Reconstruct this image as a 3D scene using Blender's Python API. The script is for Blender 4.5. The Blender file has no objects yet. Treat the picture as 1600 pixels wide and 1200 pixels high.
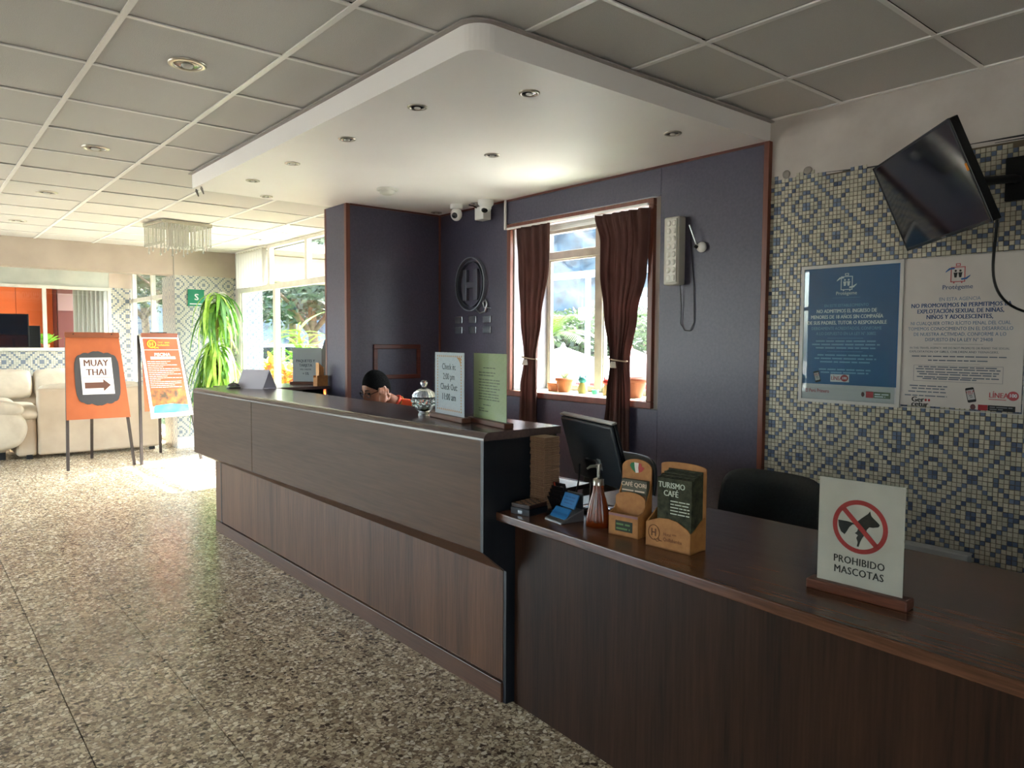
import bpy, bmesh, math, random
import numpy as np
from mathutils import Vector, Matrix, Euler
random.seed(7); rng = np.random.default_rng(7)
SC = bpy.context.scene; COL = SC.collection
PI = math.pi
# ---------------------------------------------------------------- camera, sky, sun, exposure
F = 1150.77
cR = Vector((0.76816, -0.64023, 0.00562)); yaw, pit, rol = math.radians(50.18983), math.radians(-3.308156), math.radians(0.322608)
fw = Vector((math.cos(yaw)*math.cos(pit), math.sin(yaw)*math.cos(pit), math.sin(pit)))
r0 = Vector((math.sin(yaw), -math.cos(yaw), 0)); u0 = r0.cross(fw)
cr = math.cos(rol)*r0 + math.sin(rol)*u0; cu = -math.sin(rol)*r0 + math.cos(rol)*u0
cam = bpy.data.cameras.new('camera'); co = bpy.data.objects.new('camera', cam); COL.objects.link(co)
cam.sensor_fit = 'HORIZONTAL'; cam.sensor_width = 36; cam.lens = F/1600*36; cam.clip_end = 500; cam.clip_start = .05
M = Matrix((cr, cu, -fw)).transposed().to_4x4(); M.translation = (0, 0, 1.45); co.matrix_world = M
SC.camera = co
SC.view_settings.view_transform = 'Standard'; SC.view_settings.look = 'None'
SC.view_settings.gamma = 1; SC.view_settings.use_curve_mapping = False
SC.view_settings.exposure = 3.62
W = bpy.data.worlds.new('sky'); SC.world = W; W.use_nodes = True
nt = W.node_tree; nt.nodes.clear()
sk = nt.nodes.new('ShaderNodeTexSky'); sk.sky_type = 'NISHITA'; sk.sun_disc = False
sk.sun_elevation = math.radians(53.5); sk.sun_rotation = math.radians(90); sk.dust_density = 3.0; sk.air_density = 1.0; sk.ozone_density = 1
hs = nt.nodes.new('ShaderNodeHueSaturation'); hs.inputs['Saturation'].default_value = .62
bg = nt.nodes.new('ShaderNodeBackground'); bg.inputs['Strength'].default_value = .44
wo = nt.nodes.new('ShaderNodeOutputWorld')
nt.links.new(sk.outputs[0], hs.inputs['Color']); nt.links.new(hs.outputs[0], bg.inputs[0]); nt.links.new(bg.outputs[0], wo.inputs[0])
sl = bpy.data.lights.new('sun', 'SUN'); sl.energy = 3.4; sl.angle = math.radians(.6); sl.color = (1, .97, .92)
so = bpy.data.objects.new('sun', sl); COL.objects.link(so)
el = math.radians(53.5)
so.rotation_euler = Vector((math.cos(el), 0.02, math.sin(el))).to_track_quat('Z', 'Y').to_euler()
so.location = (12, 8, 14)
def portal(name, loc, n, sx, sy):
    l = bpy.data.lights.new(name, 'AREA'); l.shape = 'RECTANGLE'; l.size = sx; l.size_y = sy; l.cycles.is_portal = True
    o = bpy.data.objects.new(name, l); COL.objects.link(o); o.location = loc
    o.rotation_euler = Vector(n).to_track_quat('-Z', 'Z').to_euler(); return o
portal('daylight_portal', (3.98, 8.75, 1.35), (-1, 0, 0), 2.9, 2.6)
portal('daylight_portal', (4.05, 3.65, 1.7), (-1, 0, 0), 1.4, 1.3)
portal('daylight_portal', (-3.66, 9.3, 1.3), (1, 0, 0), 7.0, 2.5)
portal('daylight_portal', (-2.35, -2.78, 1.25), (0, 1, 0), 1.9, 2.4)

# ---------------------------------------------------------------- helpers
def lin(c):
    if isinstance(c, str):
        c = [int(c[i:i+2], 16)/255 for i in (0, 2, 4)]
        c = [x/12.92 if x <= .04045 else ((x+.055)/1.055)**2.4 for x in c]
    return (c[0], c[1], c[2], 1)
MATS = {}
def mat(name, color='808080', rough=.5, metal=0, spec=.5, trans=0, ior=1.45, emit=None, es=0, coat=0, translucent=0, sheen=0):
    if name in MATS: return MATS[name]
    m = bpy.data.materials.new(name); m.use_nodes = True; b = m.node_tree.nodes['Principled BSDF']
    b.inputs['Base Color'].default_value = lin(color); b.inputs['Roughness'].default_value = rough
    b.inputs['Metallic'].default_value = metal; b.inputs['Specular IOR Level'].default_value = spec
    b.inputs['Transmission Weight'].default_value = trans; b.inputs['IOR'].default_value = ior
    b.inputs['Coat Weight'].default_value = coat; b.inputs['Coat Roughness'].default_value = .08
    if emit: b.inputs['Emission Color'].default_value = lin(emit); b.inputs['Emission Strength'].default_value = es
    if translucent:
        t = m.node_tree.nodes.new('ShaderNodeBsdfTranslucent'); t.inputs[0].default_value = lin(color)
        x = m.node_tree.nodes.new('ShaderNodeMixShader'); x.inputs[0].default_value = translucent
        m.node_tree.links.new(b.outputs[0], x.inputs[1]); m.node_tree.links.new(t.outputs[0], x.inputs[2])
        m.node_tree.links.new(x.outputs[0], m.node_tree.nodes['Material Output'].inputs[0])
    m.diffuse_color = lin(color)
    MATS[name] = m; return m
def ramp(n, stops, interp='LINEAR'):
    e = n.color_ramp; e.interpolation = interp
    while len(e.elements) > 1: e.elements.remove(e.elements[-1])
    e.elements[0].position = stops[0][0]; e.elements[0].color = lin(stops[0][1])
    for p, c in stops[1:]:
        x = e.elements.new(p); x.color = lin(c)
def noisy(name, c1, c2, scale=8, rough=.6, stretch=(1, 1, 1), detail=5, bump=0, bscale=None, rng_=(.3, .7), spec=.5, coat=0, coord='Object', metal=0, translucent=0, rvar=0, extra=None):
    if name in MATS: return MATS[name]
    m = mat(name, c1, rough, metal, spec, coat=coat, translucent=translucent); t = m.node_tree; N = t.nodes; L = t.links; b = N['Principled BSDF']
    tc = N.new('ShaderNodeTexCoord'); mp = N.new('ShaderNodeMapping'); mp.inputs['Scale'].default_value = stretch
    no = N.new('ShaderNodeTexNoise'); no.inputs['Scale'].default_value = scale; no.inputs['Detail'].default_value = detail
    rp = N.new('ShaderNodeValToRGB'); ramp(rp, [(rng_[0], c1), (rng_[1], c2)] if not extra else extra)
    if coord == 'World':
        g = N.new('ShaderNodeNewGeometry'); L.new(g.outputs['Position'], mp.inputs[0])
    else: L.new(tc.outputs[coord], mp.inputs[0])
    L.new(mp.outputs[0], no.inputs['Vector']); L.new(no.outputs['Fac'], rp.inputs[0]); L.new(rp.outputs[0], b.inputs['Base Color'])
    if translucent:
        for n in N:
            if n.type == 'BSDF_TRANSLUCENT': L.new(rp.outputs[0], n.inputs[0])
    if rvar:
        mr = N.new('ShaderNodeMapRange'); mr.inputs[3].default_value = rough-rvar; mr.inputs[4].default_value = rough+rvar
        L.new(no.outputs['Fac'], mr.inputs[0]); L.new(mr.outputs[0], b.inputs['Roughness'])
    if bump:
        bp = N.new('ShaderNodeBump'); bp.inputs['Strength'].default_value = bump; bp.inputs['Distance'].default_value = .01
        if bscale:
            n2 = N.new('ShaderNodeTexNoise'); n2.inputs['Scale'].default_value = bscale; n2.inputs['Detail'].default_value = 3
            L.new(mp.outputs[0], n2.inputs['Vector']); L.new(n2.outputs['Fac'], bp.inputs['Height'])
        else: L.new(no.outputs['Fac'], bp.inputs['Height'])
        L.new(bp.outputs[0], b.inputs['Normal'])
    return m
def wood(name, dark, light, axis, rough=.35, fine=1.0, spec=.5, coat=0, contrast=(.32, .68)):
    # grain runs along axis (0,1,2)
    if name in MATS: return MATS[name]
    m = mat(name, dark, rough, 0, spec, coat=coat); t = m.node_tree; N = t.nodes; L = t.links; b = N['Principled BSDF']
    g = N.new('ShaderNodeNewGeometry'); mp = N.new('ShaderNodeMapping')
    s = [1, 1, 1]; s[axis] = .05; mp.inputs['Scale'].default_value = s
    L.new(g.outputs['Position'], mp.inputs[0])
    n1 = N.new('ShaderNodeTexNoise'); n1.inputs['Scale'].default_value = 14*fine; n1.inputs['Detail'].default_value = 6; n1.inputs['Distortion'].default_value = .6
    n2 = N.new('ShaderNodeTexNoise'); n2.inputs['Scale'].default_value = 110*fine; n2.inputs['Detail'].default_value = 3
    n3 = N.new('ShaderNodeTexNoise'); n3.inputs['Scale'].default_value = 4*fine; n3.inputs['Detail'].default_value = 2
    for n in (n1, n2, n3): L.new(mp.outputs[0], n.inputs['Vector'])
    a = N.new('ShaderNodeMath'); a.operation = 'MULTIPLY_ADD'; a.inputs[1].default_value = .45
    L.new(n2.outputs['Fac'], a.inputs[0])
    a2 = N.new('ShaderNodeMath'); a2.operation = 'MULTIPLY_ADD'; a2.inputs[1].default_value = .45; 
    L.new(n1.outputs['Fac'], a2.inputs[0])
    a3 = N.new('ShaderNodeMath'); a3.operation = 'MULTIPLY'; a3.inputs[1].default_value = .3; L.new(n3.outputs['Fac'], a3.inputs[0])
    L.new(a3.outputs[0], a2.inputs[2]); L.new(a2.outputs[0], a.inputs[2])
    rp = N.new('ShaderNodeValToRGB'); ramp(rp, [(contrast[0]+.1, dark), (contrast[1]+.1, light)])
    L.new(a.outputs[0], rp.inputs[0]); L.new(rp.outputs[0], b.inputs['Base Color'])
    return m
def glass(name, tint=(.93, .96, .95), rough=0.0, base=.04):
    if name in MATS: return MATS[name]
    m = bpy.data.materials.new(name); m.use_nodes = True; t = m.node_tree; N = t.nodes; L = t.links; N.clear()
    o = N.new('ShaderNodeOutputMaterial'); tr = N.new('ShaderNodeBsdfTransparent'); tr.inputs[0].default_value = (*tint, 1)
    gl = N.new('ShaderNodeBsdfGlossy'); gl.inputs['Roughness'].default_value = rough
    lw = N.new('ShaderNodeLayerWeight'); pw = N.new('ShaderNodeMath'); pw.operation = 'POWER'; pw.inputs[1].default_value = 5; lw.inputs[0].default_value = .5
    ma = N.new('ShaderNodeMath'); ma.operation = 'MULTIPLY_ADD'; ma.inputs[1].default_value = .7; ma.inputs[2].default_value = base
    L.new(lw.outputs['Facing'], pw.inputs[0]); L.new(pw.outputs[0], ma.inputs[0])
    x = N.new('ShaderNodeMixShader'); L.new(ma.outputs[0], x.inputs[0]); L.new(tr.outputs[0], x.inputs[1]); L.new(gl.outputs[0], x.inputs[2]); L.new(x.outputs[0], o.inputs[0])
    MATS[name] = m; return m

def V(*a): return Vector(a)
class MB:
    def __init__(s): s.v = []; s.f = []; s.sm = []
    def add(s, vs, fs, smooth=False):
        o = len(s.v); s.v += [tuple(x) for x in vs]; s.f += [tuple(i+o for i in f) for f in fs]; s.sm += [smooth]*len(fs); return s
    def box(s, x0, x1, y0, y1, z0, z1, m=None):
        vs = [(x, y, z) for x in (x0, x1) for y in (y0, y1) for z in (z0, z1)]
        if m: vs = [m @ Vector(v) for v in vs]
        return s.add(vs, [(0, 1, 3, 2), (4, 6, 7, 5), (0, 4, 5, 1), (2, 3, 7, 6), (0, 2, 6, 4), (1, 5, 7, 3)])
    def hexa(s, pts):   # 8 points: bottom quad 0-3, top quad 4-7
        return s.add(pts, [(3, 2, 1, 0), (4, 5, 6, 7), (0, 1, 5, 4), (1, 2, 6, 5), (2, 3, 7, 6), (3, 0, 4, 7)])
    def quad(s, *p): return s.add(p, [tuple(range(len(p)))])
    def frame(s, O, U, Vv, w, h, t, d0, d1):   # rectangular picture frame on a plane, outer w*h, member t, between depths d0..d1 along N
        N = U.cross(Vv)
        def P(x, y, z): return O+U*x+Vv*y+N*z
        for (a, b, c, e) in ((0, w, 0, t), (0, w, h-t, h), (0, t, t, h-t), (w-t, w, t, h-t)):
            s.hexa([P(a, c, d0), P(b, c, d0), P(b, e, d0), P(a, e, d0), P(a, c, d1), P(b, c, d1), P(b, e, d1), P(a, e, d1)])
        return s
    def slab(s, O, U, Vv, x0, x1, y0, y1, d0, d1):
        N = U.cross(Vv)
        def P(x, y, z): return O+U*x+Vv*y+N*z
        return s.hexa([P(x0, y0, d0), P(x1, y0, d0), P(x1, y1, d0), P(x0, y1, d0), P(x0, y0, d1), P(x1, y0, d1), P(x1, y1, d1), P(x0, y1, d1)])
    def prism(s, pts2, O, U, Vv, d0, d1):
        N = U.cross(Vv); n = len(pts2)
        vs = [O+U*x+Vv*y+N*d0 for x, y in pts2]+[O+U*x+Vv*y+N*d1 for x, y in pts2]
        fs = [tuple(reversed(range(n))), tuple(range(n, 2*n))]+[(i, (i+1) % n, n+(i+1) % n, n+i) for i in range(n)]
        return s.add(vs, fs)
    def cyl(s, p0, p1, r0, r1=None, n=16, caps=True, smooth=True):
        p0, p1 = Vector(p0), Vector(p1); r1 = r0 if r1 is None else r1
        d = (p1-p0).normalized(); a = d.orthogonal().normalized(); b = d.cross(a)
        vs = []
        for p, r in ((p0, r0), (p1, r1)):
            for i in range(n):
                t = 2*PI*i/n; vs.append(p+a*math.cos(t)*r+b*math.sin(t)*r)
        s.add(vs, [(i, (i+1) % n, n+(i+1) % n, n+i) for i in range(n)], smooth)
        if caps: s.add(vs[:n], [tuple(reversed(range(n)))]); s.add(vs[n:], [tuple(range(n))])
        return s
    def tube(s, pts, r, n=8, smooth=True):
        pts = [Vector(p) for p in pts]; rs = r if isinstance(r, (list, tuple)) else [r]*len(pts); vs = []
        a = None
        for i, p in enumerate(pts):
            d = (pts[min(i+1, len(pts)-1)]-pts[max(i-1, 0)]).normalized()
            a = d.orthogonal().normalized() if a is None else (a-d*a.dot(d)).normalized()
            b = d.cross(a)
            for k in range(n):
                t = 2*PI*k/n; vs.append(p+(a*math.cos(t)+b*math.sin(t))*rs[i])
        m = len(pts)
        fs = [(i*n+k, i*n+(k+1) % n, (i+1)*n+(k+1) % n, (i+1)*n+k) for i in range(m-1) for k in range(n)]
        s.add(vs, fs, smooth); s.add(vs[:n], [tuple(reversed(range(n)))]); s.add(vs[-n:], [tuple(range(n))]); return s
    def lathe(s, prof, c=(0, 0, 0), n=24, smooth=True, rib=0, ribn=0, m=None):
        vs = []; c = Vector(c)
        for r, z in prof:
            for k in range(n):
                t = 2*PI*k/n; rr = r*(1+rib*math.cos(ribn*t)) if rib else r
                q = Vector((rr*math.cos(t), rr*math.sin(t), z))
                if m: q = m @ q
                vs.append(c+q)
        fs = [(i*n+k, i*n+(k+1) % n, (i+1)*n+(k+1) % n, (i+1)*n+k) for i in range(len(prof)-1) for k in range(n)]
        s.add(vs, fs, smooth)
        if prof[0][0] > 1e-4: s.add(vs[:n], [tuple(reversed(range(n)))])
        if prof[-1][0] > 1e-4: s.add(vs[-n:], [tuple(range(n))])
        return s
    def ball(s, c, r, nu=14, nv=9, m=None):
        r = (r, r, r) if isinstance(r, (int, float)) else r; c = Vector(c); vs = []
        for j in range(nv+1):
            ph = PI*j/nv
            for i in range(nu):
                t = 2*PI*i/nu; q = Vector((r[0]*math.sin(ph)*math.cos(t), r[1]*math.sin(ph)*math.sin(t), r[2]*math.cos(ph)))
                vs.append(c+(m @ q if m else q))
        return s.add(vs, [(j*nu+i, (j+1)*nu+i, (j+1)*nu+(i+1) % nu, j*nu+(i+1) % nu) for j in range(nv) for i in range(nu)], True)
    def text(s, body, size, O, U, Vv, align='CENTER', bold=0, d=0, sx=1.0, shear=0, space=1.0):
        cu_ = bpy.data.curves.new('t', 'FONT'); cu_.body = body; cu_.size = size; cu_.align_x = align; cu_.shear = shear; cu_.space_character = space
        cu_.resolution_u = 2; cu_.fill_mode = 'FRONT' if hasattr(cu_, 'fill_mode') else 'BOTH'
        ob = bpy.data.objects.new('t', cu_); me = ob.to_mesh(); N = U.cross(Vv)
        fs = [tuple(p.vertices) for p in me.polygons]
        for kb, sh in enumerate((0,) if bold < .004 else (-bold*size, 0, bold*size)):
            s.add([O+U*(v.co.x*sx+sh)+Vv*(v.co.y)+N*(d+2e-5*kb) for v in me.vertices], fs)
        ob.to_mesh_clear(); bpy.data.objects.remove(ob); bpy.data.curves.remove(cu_); return s
    def words(s, O, U, Vv, w, h, d=0, seed=1, centre=False):
        r = random.Random(seed); x = -w/2 if centre else 0; e = x+w; N = U.cross(Vv)
        while x < e-.002:
            l = min(r.uniform(2.0, 6)*h, e-x)
            s.quad(*[O+U*a+Vv*b+N*d for a, b in ((x, 0), (x+l, 0), (x+l, h*.62), (x, h*.62))]); x += l+h*.6
        return s
    def build(s, name, m, parent=None, world=False, bevel=0, seg=2, kind=None, label=None, mods=None):
        me = bpy.data.meshes.new(name)
        off = Vector(parent.location) if (world and parent) else Vector((0, 0, 0))
        vs = [(v[0]-off.x, v[1]-off.y, v[2]-off.z) for v in s.v] if off.length else s.v
        me.from_pydata(vs, [], s.f)
        if any(s.sm): me.polygons.foreach_set('use_smooth', s.sm)
        if m: me.materials.append(m)
        me.update()
        o = bpy.data.objects.new(name, me); COL.objects.link(o)
        if parent: o.parent = parent
        if bevel:
            b = o.modifiers.new('bevel', 'BEVEL'); b.width = bevel; b.segments = seg; b.limit_method = 'ANGLE'; b.angle_limit = math.radians(40)
        if kind: o['kind'] = kind
        if label: o['label'] = label
        return o
def tag(o, label, cat, group=None):
    o['label'] = label; o['category'] = cat
    if group: o['group'] = group
    return o
def thing(name, label, cat, loc=(0, 0, 0), rz=0, group=None):
    o = bpy.data.objects.new(name, None); COL.objects.link(o); o.location = loc; o.rotation_euler = (0, 0, rz); o.empty_display_size = .1
    return tag(o, label, cat, group)
def dup(root, loc, rz=None, label=None, group=None):
    r = root.copy(); COL.objects.link(r); r.location = loc
    if rz is not None: r.rotation_euler = (0, 0, rz)
    if label: r['label'] = label
    if group: r['group'] = group
    for ch in list(root.children):
        c = ch.copy(); COL.objects.link(c); c.parent = r
        for g in ch.children:
            d = g.copy(); COL.objects.link(d); d.parent = c
    return r
def inst(src, name, parent, loc, rot=(0, 0, 0), scale=(1, 1, 1)):
    o = bpy.data.objects.new(name, src); COL.objects.link(o); o.parent = parent; o.location = loc; o.rotation_euler = rot; o.scale = scale; return o
X, Y, Z = V(1, 0, 0), V(0, 1, 0), V(0, 0, 1)
mY = V(0, -1, 0)

# ---------------------------------------------------------------- materials
plaster = noisy('plaster', 'b9b0a9', 'c9c1ba', 6, .85, bump=.05)
cream = noisy('cream_plaster', 'ab9c8e', 'b6a899', 3, .8)
white_paint = noisy('white_paint', 'd9d8d6', 'e3e2e0', 2, .55)
ceil_m = noisy('ceiling_board', 'cdc9c4', 'd6d2cd', 260, .9, bump=.25)
bar_m = mat('white_grid_metal', 'efece8', .4)
gap_m = mat('dark_gap', '2c2927', .9)
panel_m = noisy('slate_laminate', '423e4f', '4c4859', 60, .38, bump=.06, stretch=(1, 1, 1))
redwood = wood('red_brown_trim', '55281f', '7d4735', 2, .35)
redwood_y = wood('red_brown_trim_y', '4a211a', '6d3527', 1, .35)
redwood_x = wood('red_brown_trim_x', '4a211a', '6d3527', 0, .35)
c_up = wood('counter_front_laminate', '463223', '5c4433', 1, .45, .8, spec=.18)
c_top = wood('counter_top_laminate', '46383a', '5e4d46', 1, .2, .8)
c_low = wood('counter_walnut_vertical', '3c271b', '674734', 2, .42, 1.0, spec=.3)
c_kick = wood('counter_walnut_kick', '3a241a', '5e3f2e', 1, .36, 1.0)
desk_top = wood('desk_walnut_top', '321e15', '6e4935', 1, .25, 1.0, spec=.4)
desk_fr = wood('desk_walnut_front', '1c110c', '3f281c', 2, .45, .9, spec=.2)
black = mat('black_plastic', '15171a', .4)
black_lea = noisy('black_leather', '191d20', '22272a', 90, .38, bump=.1)
chrome = mat('chrome', 'c9c9c9', .18, 1)
alum = noisy('painted_window_frame', 'c6c2b6', 'd4d0c5', 14, .5)
white_fr = noisy('white_window_frame', '9d9386', 'b5ab9c', 9, .5)
pane = glass('window_glass')
leather = noisy('cream_leather', 'b5a895', 'c6baa6', 7, .45, bump=.3)
leather_flat = noisy('beige_upholstery', 'ad9a84', 'b8a58f', 5, .55)

def mosaic(name, ax, pitch, cu0, cv0, light, dark, grout):
    m = mat(name, light, .35); t = m.node_tree; N = t.nodes; L = t.links; b = N['Principled BSDF']
    g = N.new('ShaderNodeNewGeometry'); sp = N.new('ShaderNodeSeparateXYZ'); L.new(g.outputs['Position'], sp.inputs[0])
    def mth(op, a, b_=None, c=None):
        n = N.new('ShaderNodeMath'); n.operation = op
        for i, q in enumerate((a, b_, c)):
            if q is None: continue
            if isinstance(q, (int, float)): n.inputs[i].default_value = q
            else: L.new(q, n.inputs[i])
        return n.outputs[0]
    def coord(o, c0):
        u = mth('DIVIDE', mth('SUBTRACT', o, c0), pitch)
        cell = mth('ADD', mth('FLOOR', u), .5)
        fr = mth('ABSOLUTE', mth('SUBTRACT', u, cell))           # 0..0.5
        w = mth('SUBTRACT', mth('MODULO', mth('ADD', cell, 1608), 16), 8)
        return mth('ABSOLUTE', w), fr, cell
    au, fu, c1 = coord(sp.outputs[ax], cu0); av, fv, c2 = coord(sp.outputs[2], cv0)
    s = mth('ADD', au, av)
    line = mth('COMPARE', s, 8, .5); ring = mth('COMPARE', s, 4, .5); cen = mth('COMPARE', s, 1, .5)
    far = mth('COMPARE', s, 15, .5); ring2 = mth('COMPARE', s, 12, .5)
    allm = mth('MINIMUM', mth('ADD', mth('ADD', line, ring), mth('ADD', mth('ADD', cen, far), ring2)), 1)
    gr = mth('GREATER_THAN', mth('MAXIMUM', fu, fv), .44)
    wn = N.new('ShaderNodeTexWhiteNoise'); wn.noise_dimensions = '2D'; cb = N.new('ShaderNodeCombineXYZ'); L.new(c1, cb.inputs[0]); L.new(c2, cb.inputs[1]); L.new(cb.outputs[0], wn.inputs['Vector'])
    rp1 = N.new('ShaderNodeValToRGB'); ramp(rp1, [(0, light), (1, 'c6c2b2')]); L.new(wn.outputs['Value'], rp1.inputs[0])
    x = N.new('ShaderNodeMix'); x.data_type = 'RGBA'; L.new(allm, x.inputs[0]); L.new(rp1.outputs[0], x.inputs[6]); x.inputs[7].default_value = lin(dark)
    y = N.new('ShaderNodeMix'); y.data_type = 'RGBA'; L.new(gr, y.inputs[0]); L.new(x.outputs[2], y.inputs[6]); y.inputs[7].default_value = lin(grout)
    L.new(y.outputs[2], b.inputs['Base Color']); MATS[name] = m; return m
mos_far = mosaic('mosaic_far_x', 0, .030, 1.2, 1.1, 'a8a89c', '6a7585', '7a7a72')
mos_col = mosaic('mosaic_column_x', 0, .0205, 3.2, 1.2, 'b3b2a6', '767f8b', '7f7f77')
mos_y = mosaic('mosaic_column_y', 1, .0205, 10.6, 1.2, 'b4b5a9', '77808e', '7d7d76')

mos_dim = mosaic('mosaic_dimmed_x', 0, .0205, 3.2, 1.2, '75776c', '4a5664', '55554f')  # column mosaic again, colour darkened to hold down the outdoor daylight
# terrazzo
def terrazzo():
    m = mat('terrazzo', '8a8077', .2); t = m.node_tree; N = t.nodes; L = t.links; b = N['Principled BSDF']
    g = N.new('ShaderNodeNewGeometry')
    no = N.new('ShaderNodeTexNoise'); no.inputs['Scale'].default_value = 60; L.new(g.outputs['Position'], no.inputs['Vector'])
    va = N.new('ShaderNodeMix'); va.data_type = 'RGBA'; va.inputs[0].default_value = .012
    L.new(g.outputs['Position'], va.inputs[6]); L.new(no.outputs['Color'], va.inputs[7])
    cols = []
    for sc, lo in ((58, .0), (130, .0)):
        v = N.new('ShaderNodeTexVoronoi'); v.inputs['Scale'].default_value = sc; L.new(va.outputs[2], v.inputs['Vector'])
        sepc = N.new('ShaderNodeSeparateColor'); L.new(v.outputs['Color'], sepc.inputs[0])
        ve = N.new('ShaderNodeTexVoronoi'); ve.feature = 'DISTANCE_TO_EDGE'; ve.inputs['Scale'].default_value = sc; L.new(va.outputs[2], ve.inputs['Vector'])
        cols.append((sepc, ve))
    rp = N.new('ShaderNodeValToRGB'); ramp(rp, [(0, '4a3b2f'), (.11, '7c6854'), (.22, 'a38d74'), (.38, 'c9b596'), (.58, 'e0cfaf'), (.80, 'f0e4cc')], 'CONSTANT'); L.new(cols[0][0].outputs[0], rp.inputs[0])
    rp2 = N.new('ShaderNodeValToRGB'); ramp(rp2, [(0, '6e5d4c'), (.3, '9a8770'), (.6, 'b9a68a'), (.85, 'd6c6a9')], 'CONSTANT'); L.new(cols[1][0].outputs[0], rp2.inputs[0])
    gt = N.new('ShaderNodeMath'); gt.operation = 'GREATER_THAN'; gt.inputs[1].default_value = .0018*75*.6; L.new(cols[0][1].outputs['Distance'], gt.inputs[0])
    pick = N.new('ShaderNodeMath'); pick.operation = 'GREATER_THAN'; pick.inputs[1].default_value = .34; L.new(cols[0][0].outputs[1], pick.inputs[0])
    mul = N.new('ShaderNodeMath'); mul.operation = 'MULTIPLY'; L.new(gt.outputs[0], mul.inputs[0]); L.new(pick.outputs[0], mul.inputs[1])
    x = N.new('ShaderNodeMix'); x.data_type = 'RGBA'; L.new(mul.outputs[0], x.inputs[0]); L.new(rp2.outputs[0], x.inputs[6]); L.new(rp.outputs[0], x.inputs[7])
    oi = N.new('ShaderNodeObjectInfo'); mr = N.new('ShaderNodeMapRange'); mr.inputs[3].default_value = .9; mr.inputs[4].default_value = 1.06; L.new(oi.outputs['Random'], mr.inputs[0])
    n2 = N.new('ShaderNodeTexNoise'); n2.inputs['Scale'].default_value = 1.6; n2.inputs['Detail'].default_value = 4; L.new(g.outputs['Position'], n2.inputs['Vector'])
    mr2 = N.new('ShaderNodeMapRange'); mr2.inputs[1].default_value = .3; mr2.inputs[2].default_value = .7; mr2.inputs[3].default_value = .82; mr2.inputs[4].default_value = 1.12; L.new(n2.outputs['Fac'], mr2.inputs[0])
    mm = N.new('ShaderNodeMath'); mm.operation = 'MULTIPLY'; L.new(mr.outputs[0], mm.inputs[0]); L.new(mr2.outputs[0], mm.inputs[1])
    hv = N.new('ShaderNodeHueSaturation'); L.new(x.outputs[2], hv.inputs['Color']); L.new(mm.outputs[0], hv.inputs['Value'])
    L.new(hv.outputs[0], b.inputs['Base Color'])
    mr3 = N.new('ShaderNodeMapRange'); mr3.inputs[3].default_value = .17; mr3.inputs[4].default_value = .32; L.new(n2.outputs['Fac'], mr3.inputs[0]); L.new(mr3.outputs[0], b.inputs['Roughness'])
    bp = N.new('ShaderNodeBump'); bp.inputs['Strength'].default_value = .12; bp.inputs['Distance'].default_value = .002
    L.new(cols[0][0].outputs[2], bp.inputs['Height']); L.new(bp.outputs[0], b.inputs['Normal'])
    return m
terr = terrazzo()

# ---------------------------------------------------------------- floor
XW = 3.6244; ZC = 2.634
floor = MB().box(-3.7, 3.9, -2.7, 13.4, -.2, -.0075).build('floor', mat('floor_grout', '4a443e', .8), kind='structure')
P_ = .41
def slab_mb(w): 
    e = .0011; b = MB(); h = w/2
    return b.hexa([V(-h+e, -h+e, -.007), V(h-e, -h+e, -.007), V(h-e, h-e, -.007), V(-h+e, h-e, -.007), V(-h+e+.001, -h+e+.001, 0), V(h-e-.001, -h+e+.001, 0), V(h-e-.001, h-e-.001, 0), V(-h+e+.001, h-e-.001, 0)])
s0 = slab_mb(P_).build('floor_tile', terr, floor)
cells = []
for i in range(-9, 9):
    for j in range(-7, 32):
        cx, cy = .06+P_*(i+.5), 2.68-.41*7+P_*(j+.5)
        if cx+P_/2 > 3.9 or cy < -2.5: continue
        cells.append((cx, cy))
def visk(c):
    d = V(c[0], c[1], -1.45); z = d.dot(fw)
    if z < .5: return 1e9
    px = 800+F*d.dot(cr)/z
    if px < -60 or px > 1100: return 1e6+z
    if c[0] > 2.1 and c[1] < 5.5: return 1e5+z
    return z
cells.sort(key=visk)
s0.location = (*cells[0], 0)
for c in cells[1:300]: inst(s0.data, 'floor_tile', floor, (*c, 0))
rest = MB(); h = P_/2-.0011
for c in cells[300:]: rest.box(c[0]-h, c[0]+h, c[1]-h, c[1]+h, -.007, 0)
rest.build('floor_tiles', terr, floor, kind='stuff')

# ---------------------------------------------------------------- ceiling
ceiling = MB().box(-3.7, 3.9, -2.7, 13.4, ZC+.02, ZC+.15).build('ceiling', gap_m, kind='structure')
px_, py_ = .6085, .6145
ex = [.672+px_*i for i in range(-8, 6)]; ey = [1.81+py_*j for j in range(-8, 20)]
w, d = px_-.022, py_-.022
p0 = MB().box(-w/2, w/2, -d/2, d/2, 0, .012).build('ceiling_panel', ceil_m, ceiling)
first = True
for i in range(len(ex)-1):
    for j in range(len(ey)-1):
        cx, cy = (ex[i]+ex[i+1])/2, (ey[j]+ey[j+1])/2
        x1 = min(ex[i+1], XW+.01)
        if cy > 10.6 and cx > 3.1: pass
        lo = (cx, cy, ZC+.003+random.uniform(0, .002))
        if first: p0.location = lo; first = False; continue
        o = inst(p0.data, 'ceiling_panel', ceiling, lo, (random.uniform(-.002, .002), random.uniform(-.002, .002), 0))
gbx = MB().box(-.012, .012, -2.6, 13.3, -.004, .002).build('grid_bar', bar_m, ceiling)
gbx.location = (ex[0], 0, ZC)
for x in ex[1:-1]: inst(gbx.data, 'grid_bar', ceiling, (x, 0, ZC))
gby = MB().box(-3.6, XW, -.009, .009, -.0035, .0015).build('grid_bar', bar_m, ceiling)
gby.location = (0, ey[0], ZC)
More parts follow.
